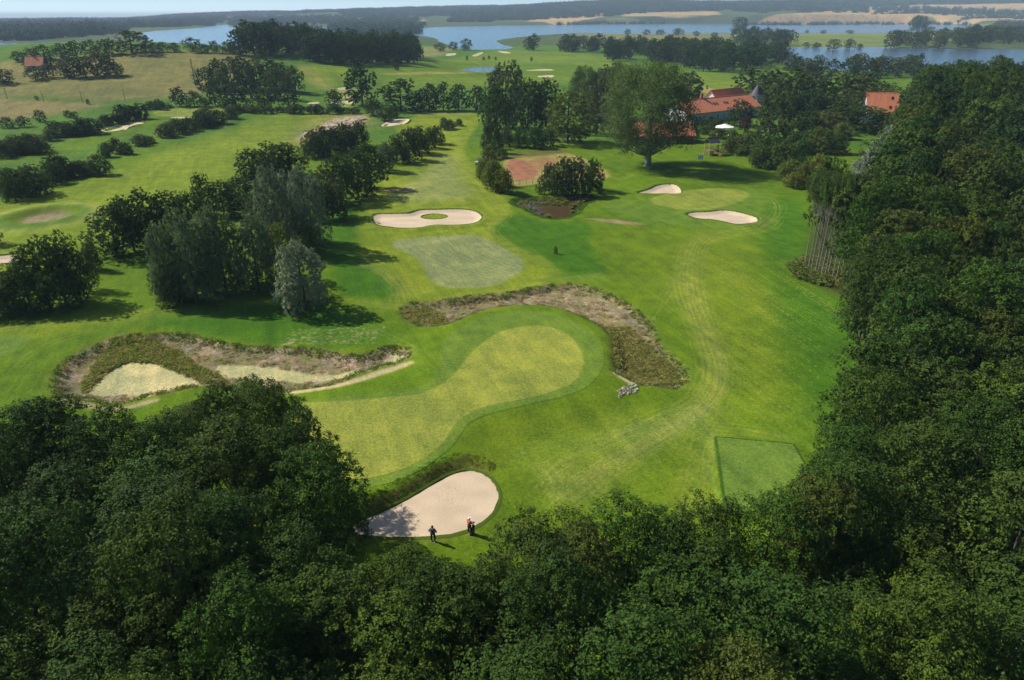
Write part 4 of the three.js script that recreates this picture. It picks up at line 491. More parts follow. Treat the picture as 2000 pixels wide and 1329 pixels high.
 ["far_tree", "# far tree from the left on the meadow between the lakes", "far trees between the lakes", [['dark',3,238.3,-1545,11.6,7.4], ['olive',3,271.3,-1511,11.3,8.27], ['dark',3,307.1,-1545,10.6,9.52], ['dark',3,329.2,-1477,14.7,11.12], ['dark',3,356.9,-1446,9.9,6.93], ['dark',3,383.5,-1415,8.8,6.79], ['olive',3,554.7,-1620,8.1,5.54], ['dark',3,406,-1023,6.5,4.93], ['olive',3,671,-1702,7.4,4.65], ['dark',3,407.7,-993.2,7.5,6.84], ['olive',3,674.5,-1620,8.1,6.65], ['olive',3,412.2,-950.4,13.8,8.5], ['olive',3,439.3,-964.3,13.4,7.3], ['olive',3,732.2,-1620,8.1,8.87], ['dark',3,459.2,-978.5,6.8,4.72]]],
 ["wood_tree", "tree of the dark wood on the rise before the long lake", "dark wood on the rise before the lake", [['darkb',3,-98.2,-580.5,21.5,9.09], ['darkb',3,-77.8,-583.8,16.9,7.61], ['dark',3,-89.2,-657.8,21.9,7.68], ['darkb',3,-92.3,-683.4,18.6,7.04], ['dark',3,-179.5,-515,21.6,7.8], ['darkb',3,-187,-508.8,17.5,8.02], ['dark',3,-152.6,-556.7,21.4,8.02], ['darkb',3,-127,-523.7,21.6,8.49], ['dark',3,-119.3,-609.2,18.9,6.58], ['dark',3,-92.7,-549.2,21.4,8.88], ['dark',3,-111.8,-594.3,22.8,8.66], ['dark',3,-118.6,-516.7,21.8,6.69], ['dark',3,-104.4,-756.2,20.1,8.13], ['dark',3,-119.3,-545,20.4,7.68], ['dark',3,-131.1,-512.3,23,8.4], ['darkb',3,-95.3,-709.1,19.6,8.88], ['dark',3,-174.8,-584.3,21.5,6.67], ['darkb',3,-174.6,-523.8,22.3,8.11], ['darkb',3,-144.5,-610.5,17.4,6.51], ['dark',3,-99,-727.7,18.8,8.9], ['darkb',3,-169.6,-563.1,19.5,8.85], ['darkb',3,-148.5,-570.1,17.8,7.46], ['darkb',3,-151.3,-793.3,17.3,9.12], ['darkb',3,-187.6,-526.1,22.9,8.15], ['dark',3,-101.8,-554.8,19.9,8.62], ['dark',3,-96.3,-674.4,22.1,8.94], ['darkb',3,-141.4,-522.3,17.8,7.75], ['darkb',3,-99.6,-665.3,18.1,7.37], ['darkb',3,-162,-767.5,20.9,6.78], ['darkb',3,-133.8,-565.3,19.2,7.6], ['dark',3,-186.8,-788.2,18.1,7.31], ['darkb',3,-179.4,-561.6,23.2,7.56], ['dark',3,-139.5,-574.3,19.3,7.79], ['dark',3,-138.1,-598.3,21.8,6.71], ['darkb',3,-114.7,-748.6,21.5,9], ['darkb',3,-105.8,-531.2,20.3,6.46], ['darkb',3,-86.1,-603,21.6,6.69], ['darkb',3,-88.5,-642.7,20.7,8.32], ['dark',3,-183.4,-537.5,20.7,7.49], ['dark',3,-112.7,-524.5,20.3,7.92], ['darkb',3,-111.5,-551.4,19.5,6.99], ['dark',3,-100.7,-566.6,20.5,7.78], ['darkb',3,-138.8,-514.5,18.2,8.85], ['dark',3,-92,-586.4,24.1,7.34], ['darkb',3,-148.4,-709.7,19.5,7.64], ['darkb',3,-101.4,-649.1,22.4,7.41], ['darkb',3,-228.2,-863.4,20.3,7.9], ['dark',3,-120.7,-629.6,21.4,8.62], ['dark',3,-157.9,-549.8,23.8,7.16], ['dark',3,-150.2,-764.7,18.8,8.38], ['darkb',3,-86.1,-575.2,17.8,6.95], ['darkb',3,-165.9,-744.6,19.1,8.54], ['dark',3,-162.1,-591.1,19.8,7.74], ['dark',3,-195.6,-823.5,19.9,9.09], ['dark',3,-102.9,-542.3,21.7,8.53], ['darkb',3,-161.3,-541.1,18.8,8.42], ['dark',3,-170.3,-530.8,18.6,7.21], ['dark',3,-179.9,-847.7,20.2,6.73], ['darkb',3,-89.9,-665.8,23.6,7.82], ['darkb',3,-105.4,-576.3,16.8,7.04], ['darkb',3,-203.4,-859.8,17.5,8.23], ['darkb',3,-133.5,-629.9,18.8,8.24], ['darkb',3,-234.9,-874.7,22.4,8.17], ['darkb',3,-149,-541.5,23.7,8.86], ['dark',3,-211.4,-820.5,16.9,8.16], ['dark',3,-204.7,-828.3,18.9,8.92], ['darkb',3,-174.6,-544.1,23.7,7.3], ['darkb',3,-121.7,-553.3,18.2,6.95], ['darkb',3,-198,-789.1,22.4,8.69], ['darkb',3,-127.3,-731.5,17.3,7.61], ['darkb',3,-211.6,-862.6,20.5,8.2], ['darkb',3,-157.2,-805.1,22.9,6.88], ['dark',3,-144.2,-583.6,17.1,7.53], ['darkb',3,-167.6,-777.3,19.2,6.91], ['darkb',3,-129.6,-535.8,19.4,7.94], ['darkb',3,-133.3,-612.7,22.7,7.46], ['dark',3,-171.7,-594.6,18.5,7.25], ['dark',3,-242.2,-863,20.4,6.52]]],
 ["wood_tree", "tree of the long dark wood between the course and the lakes", "long dark wood before the lakes", [['darkb',3,183.2,-818.3,18.3,7.06], ['dark',3,193.3,-718.4,14.8,9.01], ['dark',3,218.6,-736.3,16.1,6.78], ['darkb',3,184,-587,18.1,8.27], ['dark',3,139.2,-703.2,15.4,6.75], ['dark',3,149,-734.6,15.9,9.12], ['darkb',3,204.7,-821.5,17,8.85], ['darkb',3,103.6,-896.4,20,8.58], ['darkb',3,202,-713.3,19.1,7.11], ['darkb',3,166.6,-642.5,20.2,7.44], ['darkb',3,170.5,-744.7,19.8,7.92], ['dark',3,151.9,-679.3,15.5,6.7], ['dark',3,112.2,-847.8,14.6,7.01], ['darkb',3,25.8,-897.3,19.8,7.17], ['darkb',3,249.9,-689.8,18.6,6.92], ['dark',3,69.3,-862.7,14.6,8.88], ['dark',3,187.6,-781.7,15,8.79], ['darkb',3,102.6,-792.6,16.6,6.76], ['darkb',3,169.3,-582.7,19.2,8.95], ['darkb',3,114.5,-722.9,19.3,7.91], ['darkb',3,164.8,-603.5,18,7.1], ['darkb',3,165.2,-566.5,14.4,6.89], ['darkb',3,246.4,-670.9,20.4,8.21], ['dark',3,205.4,-704.5,20.6,8.34], ['dark',3,100.7,-735.7,16.9,7.78], ['darkb',3,183.7,-747.6,16.3,9.09], ['dark',3,142.5,-744.6,20,9.21], ['darkb',3,175.2,-666.8,14.6,8.05], ['darkb',3,236.6,-718.6,17.9,7.09], ['dark',3,188.2,-855.7,17.3,8.02], ['dark',3,208.5,-663.2,19,8.6], ['dark',3,173.7,-756.7,15.9,7.34], ['darkb',3,207.3,-638.2,18.1,8.94], ['dark',3,166.3,-652.3,19.9,8.49], ['dark',3,175.2,-717.2,16.4,9.07], ['darkb',3,226.9,-840.8,19.8,7.87], ['dark',3,173.6,-733.4,18.7,9.07], ['dark',3,142.6,-817.8,17.4,8.38], ['darkb',3,218.6,-693.9,17,7.2], ['dark',3,192.5,-739.8,19.2,8.62], ['darkb',3,154,-656.7,16,7.72], ['dark',3,122.3,-814.6,15.2,8.84], ['darkb',3,172.8,-808.4,20.5,8.45], ['darkb',3,193.9,-612.1,17,8.7], ['dark',3,153,-616,17.4,7.36], ['dark',3,114.9,-796,17.1,7.94], ['dark',3,153.4,-758,18.1,7.2], ['dark',3,136,-665,18.7,8.45], ['dark',3,209.1,-614,19.7,7.98], ['dark',3,73.1,-880.1,19.7,8.15], ['dark',3,131.1,-687.3,19.8,7.07], ['darkb',3,147.7,-777.7,17.3,7.77], ['dark',3,151,-577.4,16.5,8.02], ['dark',3,244.9,-749.9,17.4,7.41], ['darkb',3,96.1,-701.9,16.5,9.01], ['dark',3,108.4,-818.4,17.5,7.53], ['dark',3,153.2,-639.3,18.2,7.21], ['dark',3,64.2,-902.7,19.3,7.64], ['darkb',3,169.9,-794.2,16.3,6.72], ['dark',3,137,-886.2,18.7,7.93], ['dark',3,136.7,-867.9,18.5,9.08], ['darkb',3,141.9,-786.7,18,8.63], ['dark',3,187.3,-634.7,19.8,7.43], ['darkb',3,149.4,-701.6,18.6,9.12], ['dark',3,20.9,-905.5,14.8,7.69], ['darkb',3,178.3,-769.7,20.4,7.91], ['darkb',3,218.4,-762.6,16.2,9], ['dark',3,200.7,-767.6,16.1,8.23], ['darkb',3,116.6,-876.8,17.9,7.18], ['darkb',3,183.9,-713.2,15.7,8.23], ['dark',3,142.3,-688.6,16.6,7.27], ['dark',3,233.2,-693.9,17.4,7.15], ['darkb',3,200.1,-751.2,18,8.76], ['darkb',3,259.2,-799.4,20.2,7.65], ['darkb',3,232.1,-705.9,18,9.16], ['dark',3,94,-870.4,17.2,7.32], ['darkb',3,62.3,-877.4,14.7,9.01], ['dark',3,143.6,-839.2,20.5,7.1], ['dark',3,175.4,-621.2,17.4,7.03], ['dark',3,199.7,-776.9,18.1,7.92], ['dark',3,107.2,-744.1,17.2,9.13], ['dark',3,260.5,-742.7,14.5,7.86], ['darkb',3,178,-846.5,19.9,7.77], ['darkb',3,86.9,-909.2,18,7.54], ['dark',3,214.7,-779.2,20.6,7.84], ['dark',3,279.2,-782.2,16.7,9.12], ['dark',3,143,-719.9,17.6,7.6], ['darkb',3,223,-676.1,20.1,9.01], ['dark',3,254.4,-703,17.6,6.69], ['darkb',3,217.9,-822.5,14.5,8.06], ['dark',3,92.6,-857.7,17,8.11], ['dark',3,215.1,-649.3,14.5,8.08], ['dark',3,147.4,-608.1,20,6.72], ['darkb',3,192.7,-790.9,18.7,8.35], ['darkb',3,111.5,-835.6,14.8,6.86]]],
 ["wood_tree", "tree of the small round wood on the meadow between the lakes", "small round wood between the lakes", [['dark',3,360.1,-1037,21,10.44], ['dark',3,416.4,-1110,19.7,9.98], ['dark',3,365.2,-1138,23,9.7], ['dark',3,339.2,-1081,21.1,9.58], ['dark',3,394.4,-1173,19.5,8.24], ['dark',3,343.3,-1038,18.8,8.67], ['dark',3,383.2,-1183,24.4,8.58], ['dark',3,438.9,-1212,18.1,9.04], ['dark',3,347.8,-1154,21,9.29], ['dark',3,345.9,-1103,19.7,9.98], ['dark',3,386,-1071,21.3,8.95], ['dark',3,419.4,-1223,20.7,8.97], ['dark',3,381.6,-1048,22.3,10.33], ['dark',3,418.9,-1179,20.3,8.88]]],
 ["wood_tree", "tree of the loose wood beside the right lake", "loose wood beside the right lake", [['olive',3,748,-1227,20.1,9.83], ['olive',3,641,-1150,23.8,10.51], ['dark',3,863.1,-1261,24.1,11.86], ['olive',3,594.9,-991.9,23.6,10.31], ['olive',3,653.1,-1083,20.6,8.64], ['dark',3,756.1,-1191,17.7,10.34], ['dark',3,658.4,-1138,22,11.88], ['olive',3,713.4,-1198,22.4,10.92], ['olive',3,912.3,-1409,20.4,11.92], ['olive',3,773.5,-1161,18.5,10.91], ['olive',3,819.3,-1208,18.8,11.36], ['dark',3,540.6,-1001,20.8,10.71], ['dark',3,770.6,-1244,25.3,10.92], ['olive',3,733.7,-1142,24.7,11.45], ['olive',3,672.9,-1090,19.1,11.19], ['dark',3,619.9,-1009,24.5,10.51], ['dark',3,556.5,-1052,18.4,8.77], ['olive',3,810.1,-1172,21.2,11.32], ['olive',3,824.6,-1261,23.1,9.46], ['olive',3,832.4,-1353,17.6,9.56], ['dark',3,607.9,-978,21.4,9.35], ['olive',3,616.6,-1069,19.3,9.9], ['olive',3,949.8,-1412,18.9,9.15], ['dark',3,889.7,-1280,21.9,9.67], ['dark',3,845.9,-1254,22.6,9.98], ['olive',3,781.1,-1142,20.6,9.49], ['dark',3,790.4,-1251,18.8,8.82], ['olive',3,565.1,-1023,18.6,10.13], ['dark',3,862.8,-1311,20.4,11.03], ['olive',3,562.6,-978.5,19.2,10.27], ['olive',3,562,-1074,19.6,10.56], ['dark',3,822.9,-1328,24.3,10.87], ['olive',3,524.2,-1016,23.3,8.6], ['dark',3,880.9,-1372,17.7,10.93], ['olive',3,507.9,-994.2,23.8,9.17], ['dark',3,793.6,-1185,22.4,11.78], ['dark',3,714.6,-1080,24.5,10.81], ['olive',3,833.8,-1306,24.1,11.67], ['dark',3,616,-1116,19.3,9.92], ['olive',3,805.3,-1318,21.4,11.74], ['dark',3,717.6,-1132,24.8,11.42], ['dark',3,839.8,-1283,17.9,11.91]]],
 ["wood_tree", "tree of the line along the near shore of the right lake", "line along the near shore", [['dark',3,222.4,-508.1,12.9,5.98], ['olive',3,256.4,-540.1,15.9,7.05], ['olive',3,256.9,-508.1,15.3,6.17], ['olive',3,274.7,-527.4,12.1,5.47], ['olive',3,208.3,-509,12.4,5.62], ['dark',3,210.9,-541.5,13.2,6.44], ['dark',3,247.6,-529.5,14.7,6.18], ['olive',3,300.2,-556.6,14,6.42], ['olive',3,281.8,-511.4,12,6.86], ['olive',3,293.9,-542.5,11.7,6.04], ['dark',3,217.8,-526.5,11.2,6.45], ['dark',3,272.4,-547.7,12.4,6.67], ['dark',3,290.3,-523.6,15.6,5.31], ['olive',3,224,-535.6,14.8,6.37], ['dark',3,246.3,-501.6,13.7,5.69], ['olive',3,262.8,-526,13.3,5.23], ['olive',3,269.5,-512.3,14,5.28], ['olive',3,212.9,-555.2,14.5,6.55], ['dark',3,238,-513.9,13.9,6.28], ['olive',3,199.8,-499.2,14.5,5.84]]],
 ["woodland_tree", "broadleaf tree of the dense wood along the bottom edge below the golfers", "wood along the bottom edge", [['dark',0,-7.6,-16.3,14.8,3.32], ['olived',0,-1.1,-18,14.1,4.46], ['dark2',0,4.3,-18.2,11.4,3.46], ['dark',0,11.9,-16.5,15,4.26], ['dark2',0,-13.3,-17.2,14.4,4.1], ['dark',0,0.6,-23.1,13.3,4.42], ['dark2',0,-7.7,-21.9,12.7,3.68], ['dark2',0,6.6,-23.2,15.5,4.51], ['dark2',0,16.1,-18.3,11.2,3.7], ['olived',0,11.2,-22.2,15.5,3.42], ['dark2',0,19.5,-15.8,15.7,3.41], ['dark2',0,-17.8,-19.5,15.7,3.7], ['dark',0,-12.8,-24.1,11.6,3.87], ['olived',0,-6.5,-26.8,12.8,3.88], ['dark',0,-21.9,-17.1,14.2,4.38], ['dark',0,2.1,-28.7,15.6,3.3], ['dark',0,-2.8,-30,13,3.2], ['dark',0,14.4,-26.6,15.5,4.48], ['dark2',0,19,-23.5,11.1,3.82], ['dark2',0,-1.2,-30.3,13,2.8], ['dark2',0,-4.5,-30.4,13,3], ['dark',0,-10.5,-29.2,13,4.04], ['dark2',0,10.5,-29.4,14.3,3.9], ['dark2',0,-15.4,-27.4,14.8,3.31], ['dark2',0,23.4,-21.1,13.1,4.61], ['dark',0,-21.2,-23.7,13.2,3.74], ['dark2',0,-6.1,-31.2,12.5,3], ['dark2',0,-25.6,-20.1,11.8,3.56], ['olived',0,-7.2,-32.1,12.5,2.7], ['olived',0,4.4,-32.7,14,3], ['olived',0,1.6,-33.5,14.5,3.4], ['dark2',0,22.9,-26.3,15.9,3.53], ['dark2',0,10.1,-33.4,14,2.8], ['dark',0,7.5,-34.2,14.5,3.6], ['dark2',0,12.8,-34.2,15,2.8], ['dark',0,20.5,-30.4,11.6,3.96], ['dark2',0,-24.6,-27.4,12.5,3.97], ['olived',0,-28.8,-24.9,12.6,4.12], ['dark2',0,16.9,-34.3,15.5,3.2], ['olived',0,20.4,-34.6,16,3.2], ['dark2',0,22,-35.9,17,3.6]]],
 ["woodland_tree", "broadleaf tree of the dense dark wood left of the front bunker", "wood left of the front bunker", [['dark2',0,-13.7,-32.2,13.5,3.55], ['dark2',0,-20.7,-30.8,17,3.72], ['dark2',0,-18.1,-33.9,15.5,3.46], ['dark2',0,-13.8,-39.5,15,3.5], ['darkb',0,-22.8,-35.1,15,4.57], ['dark',0,-29.6,-30.7,16.9,4.42], ['dark2',0,-20.6,-41.7,15.5,4.35], ['dark2',0,-16.4,-44.1,15,3], ['dark',0,-26.3,-39.2,13.7,4.57], ['dark2',0,-34.8,-32.8,12.5,3.61], ['dark',0,-32.2,-38.3,13.8,3.98], ['dark2',0,-19.9,-46.9,16,3.4], ['dark',0,-27,-43.8,14.5,3.2], ['darkb',0,-36.9,-36.6,12.4,3.33], ['dark',0,-23.8,-47.5,15,3], ['dark',0,-30.9,-44.1,15,3.4], ['dark',0,-27.7,-49.4,11.9,4.11], ['dark2',0,-38.7,-41.7,16.2,3.79], ['dark',0,-23.9,-52.5,12.5,3.72], ['darkb',1,-36.8,-45.5,15,3.2], ['dark',1,-40.6,-48.3,13.3,4.86], ['dark',1,-47.1,-47,12.3,4.15]]],
 ["woodland_tree", "broadleaf tree of the dense dark wood along the right edge", "dense wood along the right edge", [['dark2',0,28.8,-27.6,14.5,4.52], ['dark2',0,25.6,-33.1,13.6,3.31], ['olived',0,31.5,-32.4,17.7,4.45], ['darkb',0,24.7,-40.2,17,3.4], ['dark2',0,28.4,-38.2,18,3.98], ['olived',0,35.5,-37.6,13.6,4.78], ['dark',0,28.9,-46,17.5,3.8], ['dark2',0,35.6,-43.1,17.3,3.62], ['dark',0,39.7,-41.6,16,3.52], ['dark',1,35.6,-48.7,13.7,4.04], ['dark2',1,31.7,-52.4,17.5,3.8], ['dark2',1,43.5,-47.2,15.6,3.87], ['olived',1,38.2,-53.3,13.9,4.62], ['olived',1,43.3,-52.2,14.8,3.83], ['darkb',1,37,-58.8,13.8,3.32], ['dark2',1,41.1,-58.7,16.4,3.75], ['olived',1,48.7,-53.3,14.5,4.28], ['olived',1,46.7,-58.5,14.6,3.9], ['darkb',1,42.2,-65.3,18.2,3.41], ['olived',1,49.7,-64.4,14.9,3.89], ['olived',1,53.8,-61,14.2,3.81], ['dark2',1,45.4,-68.6,16.6,4.63], ['olived',1,56.7,-64.3,13.9,3.32], ['dark2',1,51.4,-69,18.3,4.01], ['dark2',1,46.4,-73.2,17.9,3.4], ['dark2',1,57.1,-68.6,19.5,4.08], ['darkb',1,45,-78.1,16.8,3.51], ['dark2',1,49.9,-76,13.8,4.11], ['dark',1,61.5,-70.8,14.1,3.33], ['dark',1,54.6,-76.8,16.8,3.44], ['dark',1,51.4,-81.2,14.5,3.49], ['dark',1,47.5,-84.2,16.7,3.36], ['dark2',1,62.6,-75.8,17.2,3.77], ['dark',1,54,-84.5,17.6,3.77], ['olived',1,59.2,-81.6,14.4,4.47], ['darkb',1,50.2,-88.1,15.7,3.63], ['dark',1,67.8,-79.8,14.6,4.4], ['darkb',1,64.5,-82.8,14.7,3.41], ['olived',1,58,-88.4,16.1,3.67], ['olived',1,54.7,-93.1,17.7,4.75], ['olived',1,68.4,-84.8,18.9,4.02], ['olived',1,61.3,-91.4,17.5,3.75], ['dark',1,65.5,-89.6,17.1,3.71], ['dark',1,53.6,-99.2,19.8,3.84], ['dark',1,72.2,-88.6,19.2,4.78], ['dark2',1,60.8,-96.8,20.3,3.92], ['dark',1,66.8,-94.6,20.3,4.23], ['dark',1,58,-102,19.8,4], ['dark',1,63.5,-100.4,16.5,3.46], ['darkb',2,75.3,-96.2,18.9,4.04], ['olived',2,57.2,-108.3,18.3,4.43], ['dark2',2,62.7,-105.5,19.6,5.05], ['olived',2,70.9,-101,16,3.68], ['darkb',2,69.2,-105.5,15.3,3.56], ['darkb',2,59.5,-112.9,17.6,3.71], ['olived',2,78.1,-102.4,18,4.42], ['dark',2,65,-111.5,18,4], ['dark',2,82.6,-100.1,15.3,4.3], ['dark2',2,71.8,-110,15.2,3.96], ['dark',2,62.9,-118,15.8,4.89], ['olived',2,77,-110.3,20.9,4.97], ['darkb',2,83.6,-105.5,16.6,4.48], ['darkb',2,69.4,-115.5,21.6,4.2], ['dark',2,68.4,-120.8,19.5,4.21], ['olived',2,87.8,-107.9,17,3.65], ['olived',2,80.5,-114.2,20.7,4.12], ['dark2',2,84.9,-111.6,15.2,4.46], ['dark2',2,77.6,-117.8,15.4,3.62], ['olived',2,60.3,-128.4,18.2,3.65], ['olived',2,75.2,-122.4,16.1,5.16], ['darkb',2,84.7,-117.4,19.4,3.72], ['dark2',2,71.2,-127,18.2,5.14], ['darkb',2,91.7,-113.5,15.5,3.99], ['dark',2,90.5,-118,19.3,3.71], ['olived',2,82.6,-125.3,20.6,4.92], ['dark2',2,87.4,-122.3,17.8,3.83], ['dark',2,76.6,-131.2,19.1,4.79], ['darkb',2,95,-121.3,16.9,4.47], ['darkb',2,73.8,-135.7,19.7,4.17], ['darkb',2,86,-132.1,17.3,3.89], ['darkb',2,82,-135.7,21.7,3.98], ['olived',2,91.8,-129.6,17.4,5.19], ['olived',2,96.9,-126.3,21.8,4.57], ['olived',2,78.1,-139.4,21.6,5.36], ['dark',2,83.6,-140.2,15.7,3.89], ['dark',2,89.9,-136.4,18.3,3.89], ['darkb',2,100.6,-130.1,18.5,4.05], ['dark2',2,96.9,-133.4,19.7,4.04], ['dark',2,81.2,-146.1,20.6,4.85], ['olived',2,94.5,-138.9,17.5,4.81], ['dark2',2,102,-135.5,15.6,5.11], ['olived',2,90.1,-144.6,21.2,4.17], ['dark2',2,86.6,-148.5,20,4.24], ['darkb',2,96.5,-144.7,17.7,4.46], ['olived',2,106.5,-138.7,18.2,3.95], ['dark',2,92.2,-149.4,18.2,4.58], ['dark',2,102.5,-144.7,18.9,4.16], ['olived',2,84.6,-156,17.9,5.45], ['dark2',2,91.3,-155.3,15.8,5.31], ['darkb',2,100.9,-149.8,17.1,4.39], ['olived',2,110.9,-142.8,19.7,4.71], ['darkb',2,100.3,-155.8,15.7,5.68], ['darkb',2,107.4,-151.5,22.3,5.63], ['dark2',2,91.7,-161.8,19.7,4.76], ['olived',2,116.6,-149.8,18.8,4.14], ['olived',2,105.6,-158.6,16.9,4.44], ['dark',2,100.3,-163,20,4.51], ['dark2',2,113.7,-155.1,19.5,4.08], ['darkb',2,97.5,-167.8,21.3,4.69], ['dark2',2,111,-160.9,19.7,4.83], ['dark2',2,122.1,-157.2,17.8,5.85], ['olived',2,99.6,-173.7,21.7,5.45], ['olived',2,106.5,-169.8,19.3,4.49], ['olived',2,112.2,-167.1,23.9,5.62], ['darkb',2,118.5,-164.9,23.7,4.76], ['darkb',2,105.4,-175.6,17.6,4.95], ['dark2',2,100.6,-180.4,17.3,5.13], ['darkb',2,116.9,-170.7,19.4,4.51], ['darkb',2,126,-166.2,18.5,4.52], ['darkb',2,114,-175.4,18.5,4.88], ['darkb',2,122.7,-171.8,25.1,4.54], ['dark2',2,107.4,-184.2,22.2,4.69], ['dark2',2,120.1,-176.5,22.9,4.15], ['darkb',2,116,-180.7,24.6,4.56], ['olived',2,130.2,-170.9,23.7,4.93], ['olived',2,105.2,-189.7,19.7,4.92], ['darkb',2,125.4,-177.3,23.8,5.11], ['dark',2,112.3,-187.6,25.5,4.66], ['darkb',2,120.5,-183.8,20.2,4.58], ['olived',2,133.9,-176.1,23.3,4.52], ['olived',2,109.5,-193.1,22.7,4.47], ['dark2',2,126.1,-184.8,20.3,4.95], ['darkb',2,117.6,-191.1,21,4.78], ['dark2',2,122.7,-189.7,23.9,4.41], ['dark',2,132.7,-184.4,21.6,4.49], ['olived',2,138.1,-181.7,20.6,4.31], ['dark',2,113.1,-198.6,21.1,4.92], ['olived',2,130.1,-189.9,22.4,5.83], ['olived',2,126.7,-194.7,24,4.15], ['darkb',2,121.2,-198.5,24.4,5.95], ['dark',2,140.6,-187.5,21.3,4.35], ['darkb',2,116.5,-204,24.1,5.6], ['olived',2,134.8,-194.7,27.2,5.57], ['olived',2,128.2,-201.4,27.3,4.14], ['darkb',2,124.2,-205.1,25.6,4.75], ['dark2',2,145.9,-191,22.7,6.04], ['dark2',2,133.7,-201.1,25.8,4.94], ['darkb',2,122.7,-211.7,25.9,5.91], ['olived',2,143.9,-198,24.4,4.49], ['dark',2,132.1,-207.2,22.4,4.63], ['olived',2,138.3,-207.1,23,5.97], ['dark',2,144,-203.3,25.5,4.61], ['darkb',2,151.1,-198.8,24.4,5.65], ['darkb',2,129.5,-215,25.5,4.34], ['dark2',2,124.8,-218.4,19.7,4.17], ['darkb',2,145.6,-208.2,20.8,4.15], ['dark',2,136.2,-215.6,27.4,4.65], ['darkb',2,131.8,-219.9,26.4,4.24], ['darkb',2,154.5,-205.6,26.1,5.6], ['olived',2,146.3,-214.5,21.4,6.1], ['dark',2,129.4,-226,26.1,4.52], ['dark2',2,141.5,-219.7,23.5,4.86], ['darkb',2,156.1,-212.1,22,4.61], ['dark',2,138.2,-225,21.6,4.48], ['dark2',2,146.9,-221.2,25.9,4.43], ['olived',2,153.4,-217.2,20.3,5.53], ['olived',2,131.4,-232.7,20.8,5.17], ['darkb',2,162.5,-214.7,24.4,6.05], ['darkb',2,143.1,-229.9,27.1,4.64], ['dark',2,154.4,-223.1,26,4.18], ['olived',2,149.6,-226.5,21,4.63], ['dark',2,137.6,-236,26.2,6.02], ['dark2',2,160.2,-221.4,23.2,6.07], ['dark',2,153.3,-231,24.2,5.3], ['darkb',2,141.7,-240.3,19.3,4.19], ['darkb',2,158.6,-229.5,26.6,4.31], ['dark',2,147.4,-238,24.3,5.91], ['darkb',2,168.8,-223.5,19.6,5.52], ['darkb',2,166.1,-230,23.7,4.32], ['olived',2,155.5,-238,22.4,4.24], ['dark2',2,142.7,-246.6,25,5.66], ['dark',2,160.7,-235.5,22.5,5.13], ['olived',2,150.6,-244.2,24.6,4.88], ['dark2',2,171.3,-232.8,26.8,5.07], ['dark2',2,159.8,-242.1,19.1,6.06], ['dark',2,169.2,-238.1,25.1,4.47], ['darkb',2,147.3,-252.9,21,4.21], ['olived',2,152.3,-250.6,23,4.25], ['dark',2,167.1,-243,24.7,4.75], ['darkb',2,177.3,-237.9,23.5,5.38], ['dark2',2,158.3,-252.1,24.7,5.48], ['dark',2,152.3,-256.1,24,4.27], ['darkb',2,163.5,-250.3,19.7,4.15], ['dark',2,148.6,-259.9,23.4,4.7], ['dark2',2,169,-248.9,25.1,4.56], ['dark2',2,175.9,-244.8,21.1,5.47], ['olived',2,182.9,-242.4,19.9,5.03], ['darkb',2,153.2,-264,23.2,5.44], ['darkb',2,166.7,-256.3,21.1,4.94], ['darkb',2,160.3,-263.2,21.8,4.52], ['dark',2,178.7,-252.7,24,5.35], ['dark2',2,173.6,-256.4,26.1,4.99], ['darkb',2,187,-248.9,21.7,4.23], ['darkb',2,155.8,-271.3,22.5,5.25], ['dark2',2,171.4,-262.2,23.2,5.59], ['darkb',2,184.5,-253.7,21.9,4.34], ['dark',2,164.9,-267.5,24.7,5.36], ['darkb',2,178.7,-258.5,20.8,4.23], ['olived',2,189.5,-253.1,22.9,4.38], ['olived',2,163.8,-274.1,22.5,5.87], ['darkb',2,187.3,-259.3,22.4,5.65], ['dark2',2,179.5,-265.2,24,4.19], ['darkb',2,172.6,-270.1,20.7,4.9], ['olived',2,159.8,-279.1,19.2,4.35], ['darkb',2,170,-274.6,21.3,4.24], ['darkb',2,183.7,-269.7,20.6,4.51], ['dark2',2,176.5,-276.1,22.8,4.66], ['olived',2,189.6,-267.5,20.3,4.32], ['dark',2,168.4,-281.8,22.2,5.95], ['dark2',2,163.5,-288,20.1,4.78], ['dark2',2,175.8,-281.3,20.2,4.16], ['dark',2,189.6,-273.6,21.4,5.95], ['dark2',2,173.9,-286.6,23.9,4.75], ['dark2',2,184.1,-280.2,21.1,4.58], ['dark',2,168.6,-291.4,21,5.97], ['dark2',2,182.2,-287.4,21.5,5.61], ['olived',2,174,-295.3,22.3,4.39], ['dark2',2,169.8,-298,21.8,4.18], ['olived',2,189.6,-287.5,25,5.26], ['olived',2,180.1,-295.1,21,4.79], ['dark2',2,184.7,-292.5,23.2,4.16], ['darkb',2,188.8,-295.9,20.9,4.83]]],
 ["edge_tree", "# tall bare trunked tree from the left at the wood edge", "bare trunked trees at the wood edge", [['tall',1,53.6,-118.6,16.9,2.09], ['tall',1,53.4,-116.4,16.8,2.06], ['tall',1,53.5,-115.3,17.5,2.04], ['tall',1,53.3,-113.2,17.1,2.01], ['tall',1,54.3,-114.3,17.5,2.03], ['tall',1,54.2,-112.7,17.6,2], ['tall',1,54.4,-111.7,17.4,1.99], ['tall',1,55.6,-113.2,17.5,2.01], ['tall',1,55.5,-111.2,17.9,1.98], ['tall',1,56,-110.7,17.5,1.97], ['tall',1,56.9,-111.2,17.5,1.98], ['tall',1,57.1,-109.7,17.4,1.95]]],
 ["white_willow", "whitish willow, upper one among the dark crowns of the right wood", null, [['white',2,79.5,-149,20.1,4.67]]],
 ["white_willow", "whitish willow, lower one at the upper corner of the right wood", null, [['white',2,75.4,-148.2,14.7,3.57]]],
 ["white_willow", "whitish willow half hidden behind the other two in the wood", null, [['white',2,86.1,-153.2,19.2,3.42]]],
